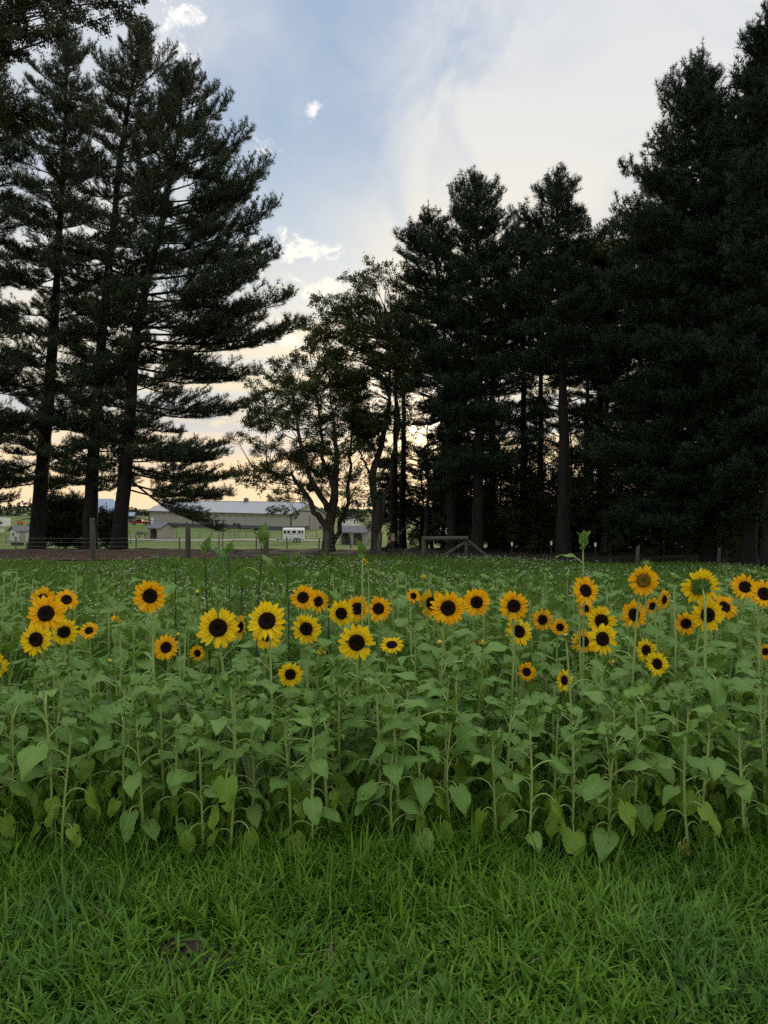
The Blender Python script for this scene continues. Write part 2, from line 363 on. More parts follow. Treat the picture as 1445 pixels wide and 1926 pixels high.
# ------------------------------------------------------------------ trees
def unit(v): v = np.asarray(v, float); return v/(np.linalg.norm(v, axis=-1, keepdims=True)+1e-9)
def needles(mb, P, Dv, n, ln, wd, spread, m=1):
    P = np.repeat(np.asarray(P), n, 0); Dv = np.repeat(unit(Dv), n, 0); k = len(P)
    d = unit(Dv+rng.normal(0, spread, (k, 3))); L = ln*rng.uniform(.7, 1.15, (k, 1))
    sd = unit(np.cross(d, rng.normal(0, 1, (k, 3))))*wd/2
    P = P+d*.01
    V = np.stack([P-sd, P+sd, P+d*L], 1).reshape(-1, 3)
    mb.add(V, np.arange(k*3).reshape(-1, 3), m)
def make_bough(L, seed, mats, dens=1.0, bare=.24):
    global rng
    keep = rng; rng = np.random.default_rng(seed)
    mb = MB(); t = np.linspace(0, 1, 7); ph = rng.uniform(0, 6)
    ax = np.stack([t*L, .05*L*np.sin(t*4+ph)*t, -.045*L*np.sin(t*3.1)+(.11 if L < 2 else .055)*L*t**3], -1)
    mb.tube(ax, np.interp(t, [0, 1], [.016+.008*L, .006]), 5, 0, False)
    fa = lambda q: np.array([np.interp(q, t, ax[:, c]) for c in range(3)])
    TP, TD = [], []; side = 1
    for q in np.linspace(bare, .98, max(8, int(L/.105))):
        side = -side; p = fa(q); sl = ((1-q)*(.42 if L > 2.5 else .36)*L+.28)*rng.uniform(.65, 1.2)*min(1, .35+q*2.2)
        ang = R(rng.uniform(38, 66))*side; d = np.array([math.cos(ang), math.sin(ang), rng.uniform(-.12, .50)]); d = unit(d)
        up = np.array([0, 0, .22]); w = np.linspace(0, 1, 4)[:, None]
        br = p+d*sl*w+up*sl*w**2*.7+np.array([.18, 0, 0])*sl*w**2
        mb.tube(br, [.009, .007, .006, .004], 3, 0, False)
        for s in np.arange(.28, 1.01, .070/max(sl, .2)):
            pt = np.array([np.interp(s, w[:, 0], br[:, c]) for c in range(3)]); dd = unit(br[-1]-br[1]+np.array([0, 0, .15]))
            if rng.random() < .8*dens: TP.append(pt); TD.append(dd)
            if rng.random() < .7*dens:
                a2 = rng.choice([-1, 1])*R(rng.uniform(35, 60)); ca, sa = math.cos(a2), math.sin(a2)
                tw = np.array([dd[0]*ca-dd[1]*sa, dd[0]*sa+dd[1]*ca, dd[2]+rng.uniform(-.1, .6)]); tl = rng.uniform(.10, .26)
                e = pt+unit(tw)*tl; mb.tube([pt, e], [.005, .003], 3, 0, False)
                TP += [e, (pt+e)/2]; TD += [tw, tw]
    for s in np.arange(.8, 1.01, .03): TP.append(fa(s)); TD.append(ax[-1]-ax[-2])
    needles(mb, np.array(TP), np.array(TD), 11, .150, .015, .6)
    rng = keep
    return mb.mesh('bough', mats)
BOUGH = {}
for key, mats in (('a', [M['bark'], M['needle']]), ('b', [M['bark'], M['needle2']])):
    BOUGH[key] = {4.4: [make_bough(4.4, 100+i, mats) for i in range(4)], 2.9: [make_bough(2.9, 200+i, mats) for i in range(4)],
                  1.7: [make_bough(1.7, 300+i, mats, 1.1, .12) for i in range(4)], .8: [make_bough(.8, 400+i, mats, 1.3, .05) for i in range(3)]}
def trunk_mesh(P, rr, mat, n=12, flare=True, seed=0):
    r_ = np.random.default_rng(seed); P = np.asarray(P, float)
    mb = MB(); k = 26; s = np.linspace(0, 1, k)**1.2; zt = P[0, 2]+(P[-1, 2]-P[0, 2])*s
    Q = np.stack([np.interp(zt, P[:, 2], P[:, 0]), np.interp(zt, P[:, 2], P[:, 1]), zt], -1)
    Q[1:-1, :2] += np.cumsum(r_.normal(0, .025, (k-2, 2)), 0)*.6
    r = rr*(1-s*.93)
    if flare: r = r*(1+.38*np.exp(-(zt-zt[0])/.45))
    mb.tube(Q, r, n, 0, True)
    V = mb.v[0]; V[:, :2] += r_.normal(0, rr*.045, (len(V), 2))
    return mb.mesh('trunk', mat, True), Q, r
def curve_at(Q, z): return np.array([np.interp(z, Q[:, 2], Q[:, 0]), np.interp(z, Q[:, 2], Q[:, 1]), z])
NB = [0]
def pine(label, path, Y, r0, ext, low, key='a', group='tall pines', spacing=.57, per=4, dead=5, seed=1, feats=(), skip=None, depth=.8):
    """path: photo pixels along the trunk; ext: (row, reach one way px, reach other way px) of the crown"""
    rd = random.Random(seed)
    P = [[gx(a, Y), Y, gz(b, Y)] for a, b in path]
    x0 = P[0][0]; P[0][2] = tzf(x0, Y)-.25
    root = thing('pine_tree', label, 'tree', (x0, Y, P[0][2]), 0, group)
    loc = np.array([x0, Y, P[0][2]])
    me, Q, rads = trunk_mesh(np.array(P)-loc, r0, M['bark'], seed=seed)
    ob('trunk', me, root)
    Qw = Q+loc
    rows = [e[0] for e in ext]; fl = lambda r: np.interp(r, rows, [e[1] for e in ext])*Y/FPX; fr = lambda r: np.interp(r, rows, [e[2] for e in ext])*Y/FPX
    ztop = Qw[-1, 2]; zlow = gz(low, Y)
    cr = MB(); cr.tube([Q[-1]-[0, 0, .5], Q[-1]+[0, 0, .35]], [.03, .006], 4, 0, False)
    for i in range(dead):                                     # bare snags below the live crown
        z = rd.uniform(zlow-3.2, zlow+2); z = max(z, P[0][2]+1.5); c = curve_at(Qw, z)-loc; a = rd.uniform(0, 6.28); l = rd.uniform(.5, 1.6)
        e = c+np.array([math.cos(a)*l, math.sin(a)*l, rd.uniform(-.3, .15)*l])
        cr.tube([c, (c+e)/2+[0, 0, .06], e], [.03, .018, .006], 4, 0, False)
    tp = np.array([Q[-1]+[0, 0, h] for h in np.linspace(-.6, .35, 8)]); needles(cr, tp, np.repeat([[0, 0, 1.]], 8, 0)+rng.normal(0, .3, (8, 3)), 10, .13, .013, .5)
    crown = ob('crown', cr.mesh('crown', [M['bark'], M['needle'] if key == 'a' else M['needle2']]), root)
    az = rd.uniform(0, 6); tot = int((ztop-zlow)/spacing*per)
    for b in range(tot):
        u = (b+rd.random())/tot; z = ztop-.2-(ztop-zlow)*u**1.12; row = HZ-(z-EYE)/Y*FPX; rel = (ztop-z)/max(ztop-zlow, 1)
        az += 2.4+rd.uniform(-.5, .5); ca, sa = math.cos(az), math.sin(az)
        reach = float(fr(row) if ca > 0 else fl(row)); mean = (float(fr(row))+float(fl(row)))/2
        L = (reach*ca*ca+min(mean, reach*1.3)*depth*sa*sa)*rd.uniform(.50, 1.16)*1.06
        if L < .25: continue
        c = curve_at(Qw, z)-loc
        if skip and skip(row, CX+(c[0]+loc[0]+ca*L*.7)/Y*FPX) and rd.random() < .85: continue
        base = min(BOUGH[key], key=lambda q: abs(q-L*1.05)); s = min(max(L/base, .55), 1.5)
        pitch = np.interp(rel, [0, .06, .2, .45, .75, 1], [58, 40, 22, 8, 0, -6])+rd.gauss(0, 12)
        ob('bough', rd.choice(BOUGH[key][base]), crown, c, (R(rd.uniform(-25, 25)), -R(pitch), az), s); NB[0] += 1
    for fx, fy in feats:                                      # long boughs seen against the sky
        bx0 = np.interp(gz(fy, Y), Qw[:, 2], Qw[:, 0])/Y*FPX+CX; dpx = abs(fx-bx0)
        zb = gz(fy+dpx*np.interp(fy, [150, 300, 500, 650, 950], [.75, .55, .35, .02, -.10]), Y); c = curve_at(Qw, zb); tip = np.array([gx(fx, Y), Y+rd.uniform(-.6, .6), gz(fy, Y)])
        d = tip-c; L = np.linalg.norm(d); base = min(BOUGH[key], key=lambda q: abs(q-L))
        for e in range(2):
            ob('bough', rd.choice(BOUGH[key][base]), crown, c-loc+[0, 0, -.25*e], (R(rd.uniform(-12, 12)), -math.atan2(d[2], math.hypot(d[0], d[1]))+R(4), math.atan2(d[1], d[0])+R(rd.uniform(-3, 3)+14*e)), L/base*(1.0-.18*e))
    return root

def make_spray(L, seed, mats, nleaf=200, leaf=.075, wide=.5):
    r_ = np.random.default_rng(seed); mb = MB(); t = np.linspace(0, 1, 5)
    ax = np.stack([t*L, .06*L*np.sin(t*3+seed), .10*L*np.sin(t*2.2)], -1); mb.tube(ax, np.linspace(.014, .004, 5), 4, 0, False)
    tips = []
    for q in np.linspace(.2, 1, 9):
        for s in (-1, 1):
            p = np.array([np.interp(q, t, ax[:, c]) for c in range(3)]); a = R(r_.uniform(30, 70))*s
            l = L*wide*(1.05-q*.7)*r_.uniform(.5, 1.1); e = p+np.array([math.cos(a), math.sin(a), r_.uniform(-.45, .5)])*l
            mb.tube([p, e], [.006, .003], 3, 0, False); tips.append((p, e))
    k = nleaf; idx = r_.integers(0, len(tips), k); A = np.array([tips[i][0] for i in idx]); B = np.array([tips[i][1] for i in idx])
    u = r_.uniform(.25, 1.08, (k, 1)); Pp = A+(B-A)*u+r_.normal(0, .035*L, (k, 3))
    d = unit(unit(B-A)+r_.normal(0, .6, (k, 3))+[0, 0, -.25]); sd = unit(np.cross(d, [0, 0, 1.]+r_.normal(0, .5, (k, 3))))
    l = leaf*r_.uniform(.7, 1.3, (k, 1)); w = l*.30; nn = np.cross(d, sd)
    V = np.stack([Pp, Pp+d*l*.5+sd*w+nn*l*.08, Pp+d*l, Pp+d*l*.5-sd*w+nn*l*.08], 1).reshape(-1, 3); b = np.arange(k)[:, None]*4
    mb.add(V, np.concatenate([b+[0, 1, 2], b+[0, 2, 3]]), 1)
    return mb.mesh('leaf_spray', mats)
SPRAY = {k: [make_spray(1.3, 500+i, mats, n, lf) for i in range(5)] for k, mats, n, lf in
         (('a', [M['bark2'], M['dleaf']], 640, .066), ('b', [M['bark2'], M['dleaf2']], 680, .072))}
def broadleaf(name, label, path, Y, r0, env, nsp, key='a', group=None, seed=3, targets=None, stems=None, depth=.8, sc_=1.0, zb=.5, cat='tree', maxr=.05):
    """env: (row, x_from, x_to) photo outline of the crown at that distance"""
    rd = random.Random(seed); P = [[gx(a, Y), Y, gz(b, Y)] for a, b in path]; x0 = P[0][0]; P[0][2] = tzf(x0, Y)-.2
    loc = np.array([x0, Y, P[0][2]]); root = thing(name, label, cat, loc, 0, group)
    cr = MB(); Qs = []
    if r0:
        me, Q, rr = trunk_mesh(np.array(P)-loc, r0, M['bark2'], 10, seed=seed); ob('trunk', me, root); Qs.append((Q, r0))
    for (st, r1) in (stems or []):
        Q2 = np.array([[gx(a, Y), Y+dy, gz(b, Y)] for a, b, dy in st])-loc; s = np.linspace(0, 1, 14); u = np.linspace(0, 1, len(Q2))
        Q2 = np.stack([np.interp(s, u, Q2[:, c]) for c in range(3)], -1); Q2[1:-1] += np.array([[rd.gauss(0, .05) for _ in range(3)] for _ in range(12)])
        cr.tube(Q2, r1*(1-s*.8), 7, 0, True); Qs.append((Q2, r1))
    T = []
    for tx, ty, dy in (targets or []): T.append(np.array([gx(tx, Y+dy), Y+dy, gz(ty, Y+dy)])-loc)
    rows = [e[0] for e in env]
    while len(T) < nsp and env:
        row = rd.uniform(rows[0], rows[-1]); a = np.interp(row, rows, [e[1] for e in env]); b = np.interp(row, rows, [e[2] for e in env])
        if rd.random() > (b-a)/max(e[2]-e[1] for e in env): continue
        x = rd.uniform(a, b); hw = (b-a)/2*Y/FPX; ux = (x-(a+b)/2)/((b-a)/2+1e-6)
        dy = rd.uniform(-1, 1)*hw*depth*math.sqrt(max(0, 1-ux*ux))
        T.append(np.array([gx(x, Y), Y+dy, gz(row, Y)])-loc)
    plan = []
    for t in T:
        best = None
        for Q, rq in Qs:
            for i in range(2 if len(Q) < 20 else 4, len(Q)):
                p = Q[i]
                if p[2] > t[2]-.12*np.linalg.norm(t-p): continue
                c = np.linalg.norm(t-p)*(1+.4*abs(.6-(t[2]-p[2])/(np.linalg.norm(t-p)+.01)))
                if best is None or c < best[0]: best = (c, p)
        p = best[1] if best else (Qs[0][0][5] if Qs else np.zeros(3))
        mid = (p+t)/2+np.array([rd.gauss(0, .12), rd.gauss(0, .12), .06])*np.linalg.norm(t-p)
        w = np.linspace(0, 1, 6)[:, None]; br = (1-w)**2*p+2*w*(1-w)*mid+w*w*t
        l = np.linalg.norm(t-p); cr.tube(br, np.linspace(min(maxr, .010+.013*l), .007, 6), 5, 0, False); plan.append((t, br[-1]-br[-2], l, br))
    crown = ob('crown', cr.mesh('crown', M['bark2']), root)
    for t, d, l, br in plan:
        az = math.atan2(d[1], d[0]); pit = math.atan2(d[2], math.hypot(d[0], d[1]))*.5
        ob('leaf_spray', rd.choice(SPRAY[key]), crown, t-np.array(d)/np.linalg.norm(d)*.35, (R(rd.uniform(-60, 60)), -pit+R(rd.uniform(-25, 25)), az+R(rd.uniform(-40, 40))), sc_*rd.uniform(.65, 1.1))
        if l > 1.6 and rd.random() < .6:
            ob('leaf_spray', rd.choice(SPRAY[key]), crown, br[3], (rd.uniform(-1, 1), R(rd.uniform(-30, 30)), rd.uniform(0, 6.28)), sc_*rd.uniform(.45, .8))
    return root

GL = 'tall pines over the pine straw bed'; GR = 'pines of the dark wood'
pine('tall pine with straight trunk, beside the cream garden shed', [(68, 1032), (88, 800), (106, 540), (120, 300), (130, 72)], 31, .31,
     [(70, 8, 8), (110, 50, 45), (200, 95, 80), (400, 125, 110), (650, 150, 110), (900, 130, 100), (960, 100, 60)], 915, 'a', GL, seed=21, dead=9)
pine('middle trunk of three tall pines, pole-straight with the highest tip', [(170, 1030), (178, 800), (195, 600), (226, 300), (268, 48)], 30, .29,
     [(48, 6, 6), (100, 45, 50), (170, 85, 105), (300, 110, 140), (550, 120, 130), (900, 100, 110), (950, 70, 80)], 900, 'a', GL, seed=22, dead=9)
pine('leaning tall pine with long boughs sweeping out towards the metal barn', [(222, 1032), (238, 850), (256, 640), (275, 540), (306, 420), (332, 280), (345, 150)], 29, .31,
     [(150, 25, 30), (200, 60, 70), (245, 80, 125), (300, 95, 165), (400, 100, 190), (520, 100, 215), (600, 100, 285), (650, 95, 200), (700, 95, 205), (780, 90, 175), (900, 90, 195), (960, 60, 190)],
     895, 'a', GL, seed=23, dead=6, feats=[(572, 600), (545, 555), (522, 390), (508, 300), (470, 240), (482, 690), (468, 762), (442, 890), (440, 925), (392, 205), (372, 135), (500, 340), (520, 470), (430, 850)])
pine('broad pine at the outer end of the pine straw bed', [(-62, 1034), (-50, 700), (-30, 300), (-15, 60)], 29.5, .32,
     [(60, 8, 20), (140, 60, 70), (300, 90, 80), (600, 110, 105), (900, 110, 110), (960, 80, 90)], 930, 'a', GL, seed=24)
# the wood: front pines
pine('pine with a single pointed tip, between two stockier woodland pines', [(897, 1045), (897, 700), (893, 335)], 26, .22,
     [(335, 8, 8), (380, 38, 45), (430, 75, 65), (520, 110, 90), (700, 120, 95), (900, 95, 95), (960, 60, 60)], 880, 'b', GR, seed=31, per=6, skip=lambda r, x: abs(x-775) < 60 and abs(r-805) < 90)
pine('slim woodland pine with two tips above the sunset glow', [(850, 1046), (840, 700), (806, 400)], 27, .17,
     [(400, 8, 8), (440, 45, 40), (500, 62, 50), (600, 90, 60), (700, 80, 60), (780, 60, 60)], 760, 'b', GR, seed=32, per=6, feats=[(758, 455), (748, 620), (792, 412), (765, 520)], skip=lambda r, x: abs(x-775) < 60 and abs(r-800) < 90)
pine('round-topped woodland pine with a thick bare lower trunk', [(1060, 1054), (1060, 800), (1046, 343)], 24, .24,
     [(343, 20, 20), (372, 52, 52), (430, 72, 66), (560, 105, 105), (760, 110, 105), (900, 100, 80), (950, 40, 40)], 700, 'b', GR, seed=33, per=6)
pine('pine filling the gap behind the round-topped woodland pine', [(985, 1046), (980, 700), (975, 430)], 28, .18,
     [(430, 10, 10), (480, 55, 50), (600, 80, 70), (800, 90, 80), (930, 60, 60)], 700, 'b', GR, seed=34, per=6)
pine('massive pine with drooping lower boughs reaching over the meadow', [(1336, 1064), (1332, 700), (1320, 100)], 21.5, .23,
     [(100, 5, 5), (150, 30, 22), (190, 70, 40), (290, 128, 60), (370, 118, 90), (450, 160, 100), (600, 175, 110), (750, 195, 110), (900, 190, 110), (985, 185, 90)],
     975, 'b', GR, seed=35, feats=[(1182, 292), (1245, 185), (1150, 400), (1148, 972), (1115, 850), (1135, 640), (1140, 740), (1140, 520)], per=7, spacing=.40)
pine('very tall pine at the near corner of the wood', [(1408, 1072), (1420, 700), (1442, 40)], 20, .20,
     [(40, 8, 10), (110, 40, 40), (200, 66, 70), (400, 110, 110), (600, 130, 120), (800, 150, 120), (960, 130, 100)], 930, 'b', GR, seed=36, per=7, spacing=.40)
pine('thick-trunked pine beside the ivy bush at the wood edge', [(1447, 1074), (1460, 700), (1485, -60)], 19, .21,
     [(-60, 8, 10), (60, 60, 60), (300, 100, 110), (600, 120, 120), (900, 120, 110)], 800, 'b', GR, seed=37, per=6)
# back rows of the wood
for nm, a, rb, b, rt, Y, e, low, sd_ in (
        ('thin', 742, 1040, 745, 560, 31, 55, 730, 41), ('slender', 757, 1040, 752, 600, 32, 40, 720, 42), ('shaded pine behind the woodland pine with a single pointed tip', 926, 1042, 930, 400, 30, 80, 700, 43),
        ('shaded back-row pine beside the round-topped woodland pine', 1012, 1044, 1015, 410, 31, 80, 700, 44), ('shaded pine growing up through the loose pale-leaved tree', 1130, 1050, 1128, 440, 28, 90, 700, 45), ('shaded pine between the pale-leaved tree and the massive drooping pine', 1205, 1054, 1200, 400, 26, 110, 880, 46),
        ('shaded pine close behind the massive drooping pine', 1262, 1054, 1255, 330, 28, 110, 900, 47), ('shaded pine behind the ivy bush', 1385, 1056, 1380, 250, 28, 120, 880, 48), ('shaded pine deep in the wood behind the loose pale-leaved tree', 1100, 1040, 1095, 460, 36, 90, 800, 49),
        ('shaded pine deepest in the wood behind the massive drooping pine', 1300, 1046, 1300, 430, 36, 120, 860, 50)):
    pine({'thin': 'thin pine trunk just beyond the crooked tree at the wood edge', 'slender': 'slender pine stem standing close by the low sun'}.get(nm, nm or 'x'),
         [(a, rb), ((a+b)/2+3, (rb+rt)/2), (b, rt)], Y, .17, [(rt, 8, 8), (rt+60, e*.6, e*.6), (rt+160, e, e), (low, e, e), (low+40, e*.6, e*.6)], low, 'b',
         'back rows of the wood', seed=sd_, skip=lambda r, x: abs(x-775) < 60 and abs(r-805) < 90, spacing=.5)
# broadleaved trees
GB = 'broadleaved trees at the wood edge'
broadleaf('broadleaf_tree', 'forked small tree with spreading crown beside the horse trailer', [(618, 1045), (620, 985), (628, 940), (632, 860), (622, 760)], 27.5, .24,
          [(660, 575, 610), (690, 540, 640), (740, 500, 670), (800, 480, 690), (850, 480, 690), (900, 510, 690), (925, 540, 665)], 180, 'a', GB, 61,
          targets=[(450, 830, 0), (470, 885, .5), (500, 890, -.3), (520, 700, 0), (545, 690, .4), (530, 935, .2), (560, 960, 0), (500, 920, .2), (665, 940, 0), (680, 800, .5), (632, 985, -.2), (634, 960, 0)],
          stems=[([(617, 990, 0), (590, 960, .1), (560, 905, .3), (520, 890, .2), (480, 885, .1)], .13), ([(616, 960, 0), (585, 900, -.2), (560, 800, -.4), (560, 720, -.3)], .12),
                 ([(622, 1035, .2), (648, 960, .3), (662, 860, .5), (660, 760, .6)], .11), ([(627, 920, 0), (600, 820, .3), (590, 700, .4)], .09)])
broadleaf('broadleaf_tree', 'crooked tree with forking dark trunk, post standing before it', [(708, 1044), (712, 960), (700, 890), (716, 850), (735, 760), (730, 640)], 28, .20,
          [(528, 700, 745), (552, 682, 770), (580, 660, 790), (620, 620, 790), (680, 640, 780), (740, 660, 760), (800, 660, 740), (860, 650, 720)], 140, 'a', GB, 62,
          targets=[(612, 632, 0), (630, 590, .3), (640, 570, 0), (690, 530, 0), (722, 520, .3)],
          stems=[([(712, 1000, 0), (732, 900, .2), (750, 800, .3), (745, 700, .2)], .10), ([(708, 1040, .1), (728, 1032, .2), (748, 1012, .3), (770, 985, .4)], .12),
                 ([(718, 985, .1), (735, 965, .15), (742, 1010, .2)], .05), ([(705, 900, 0), (680, 860, .2), (668, 800, .2)], .06)])
broadleaf('broadleaf_tree', 'loose pale-leaved tree showing between the wood pines', [(1140, 1050), (1138, 700), (1125, 500)], 26.5, .15,
          [(415, 1100, 1150), (470, 1080, 1170), (560, 1090, 1160), (640, 1095, 1160)], 70, 'a', GB, 63)
broadleaf('broadleaf_tree', 'slanting sapling inside the wood, thin leaves against the sunset', [(905, 1040), (915, 930), (930, 800), (950, 650)], 29, .09,
          [(620, 900, 990), (760, 840, 1000), (900, 830, 1000), (960, 840, 990)], 80, 'b', GB, 64)
broadleaf('broadleaf_tree', 'leafy tree standing before the low sun in the wood', [(800, 1040), (805, 930), (800, 760)], 30, .10,
          [(700, 790, 850), (860, 820, 900), (930, 790, 910), (985, 780, 900)], 60, 'b', GB, 65)
broadleaf('broadleaf_tree', 'oak hanging leafy branches over the outer pine', [(-330, 1100), (-330, 600), (-300, 200), (-280, -150)], 15, .34, [(-120, -420, -60), (100, -430, -40), (300, -400, -60)], 46, 'b', None, 66, maxr=.03,
          targets=[(15, 15, 0), (50, 30, .3), (80, 60, 0), (30, 70, .4), (100, 20, 0), (140, 15, .2), (170, 25, 0), (200, 10, .1), (225, 25, 0), (60, 95, 0), (10, 110, .2), (5, 215, 0), (12, 250, .2), (5, 60, .3), (-10, 150, 0), (120, -10, .3), (180, -5, 0), (235, 5, 0), (150, 40, 0), (40, 5, 0), (20, 40, .5), (70, 10, .2), (5, 5, 0), (45, 55, 0), (85, 35, .2), (20, 90, 0), (-5, 30, .1), (110, 30, .2), (185, 20, .1), (130, 25, 0), (8, 235, 0), (-10, 200, .1), (60, 70, .3)], sc_=.8)
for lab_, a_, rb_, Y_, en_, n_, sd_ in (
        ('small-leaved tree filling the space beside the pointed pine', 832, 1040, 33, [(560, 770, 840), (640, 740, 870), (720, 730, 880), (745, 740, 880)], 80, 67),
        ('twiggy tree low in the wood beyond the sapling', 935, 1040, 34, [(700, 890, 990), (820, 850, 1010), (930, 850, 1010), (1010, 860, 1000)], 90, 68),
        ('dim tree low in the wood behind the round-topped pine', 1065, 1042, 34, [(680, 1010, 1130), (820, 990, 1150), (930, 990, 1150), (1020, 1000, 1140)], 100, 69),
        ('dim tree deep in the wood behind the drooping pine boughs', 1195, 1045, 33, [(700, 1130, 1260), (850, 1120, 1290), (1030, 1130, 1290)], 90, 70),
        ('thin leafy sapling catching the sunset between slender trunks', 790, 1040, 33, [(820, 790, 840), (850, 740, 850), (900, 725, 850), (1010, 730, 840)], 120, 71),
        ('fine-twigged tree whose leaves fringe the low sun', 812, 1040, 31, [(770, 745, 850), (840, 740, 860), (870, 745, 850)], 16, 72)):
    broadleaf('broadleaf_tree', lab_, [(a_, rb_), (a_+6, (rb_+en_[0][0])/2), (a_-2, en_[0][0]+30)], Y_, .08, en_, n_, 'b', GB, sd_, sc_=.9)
# undergrowth inside the wood
for i, (a, row, Y, w, h) in enumerate(((835, 1030, 31, 60, 80), (935, 1035, 31, 70, 90), (1010, 1035, 31, 70, 80), (1090, 1040, 29, 80, 110), (1170, 1045, 28, 90, 130), (1250, 1048, 26, 90, 120),
                                       (1330, 1050, 26, 80, 100), (1395, 1052, 25, 80, 110), (1460, 1050, 24, 90, 130), (1130, 1035, 34, 120, 130), (1290, 1040, 33, 120, 170), (1420, 1040, 32, 120, 170), (970, 1030, 35, 110, 110), (1040, 1030, 37, 90, 190), (890, 1036, 29, 60, 150), (960, 1040, 28, 60, 170), (1020, 1042, 27, 55, 160), (1095, 1044, 27, 60, 190), (860, 1034, 32, 60, 130), (1150, 1046, 26, 60, 210), (1180, 1030, 38, 110, 220), (1360, 1030, 37, 120, 230))):
    broadleaf('woodland_shrub', 'dark leafy shrub in the undergrowth of the wood', [(a, row), (a+3, row-h*.35), (a, row-h*.6)], Y, .04,
              [(row-h, a-w*.5, a+w*.5), (row-h*.5, a-w, a+w), (row-8, a-w*.8, a+w*.8)], 34, 'b', 'undergrowth of the wood', 80+i, cat='shrub', sc_=.95, depth=1)
broadleaf('ivy_bush', 'grey-green ivy bush beside the thick-trunked pine', [(1368, 1062), (1368, 1020), (1370, 960)], 21, .04, [(940, 1352, 1390), (1000, 1345, 1395), (1055, 1345, 1392)], 26, 'a', None, 98, cat='bush', sc_=.6)
for q, (ax_, lab_) in enumerate(((122, 'low dark evergreen bush between the first two pine trunks'), (200, 'low dark evergreen bush between the middle and the leaning pine'))):
    w_ = (50, 24)[q]
    pine(lab_, [(ax_, 1024), (ax_, 990), (ax_+1, 942+q*22)], 33, .06, [(942+q*22, 15, 15), (965, w_, w_*.9), (1015, w_, w_)], 1016, 'a', 'evergreen bushes under the pines', spacing=.14, per=6, dead=0, seed=77+q)
broadleaf('broadleaf_tree', 'lone tree behind the metal barn roof', [(524, 990), (524, 950), (525, 935)], 240, .3, [(926, 518, 530), (936, 506, 540), (948, 508, 545)], 26, 'a', None, 91, sc_=2.4)

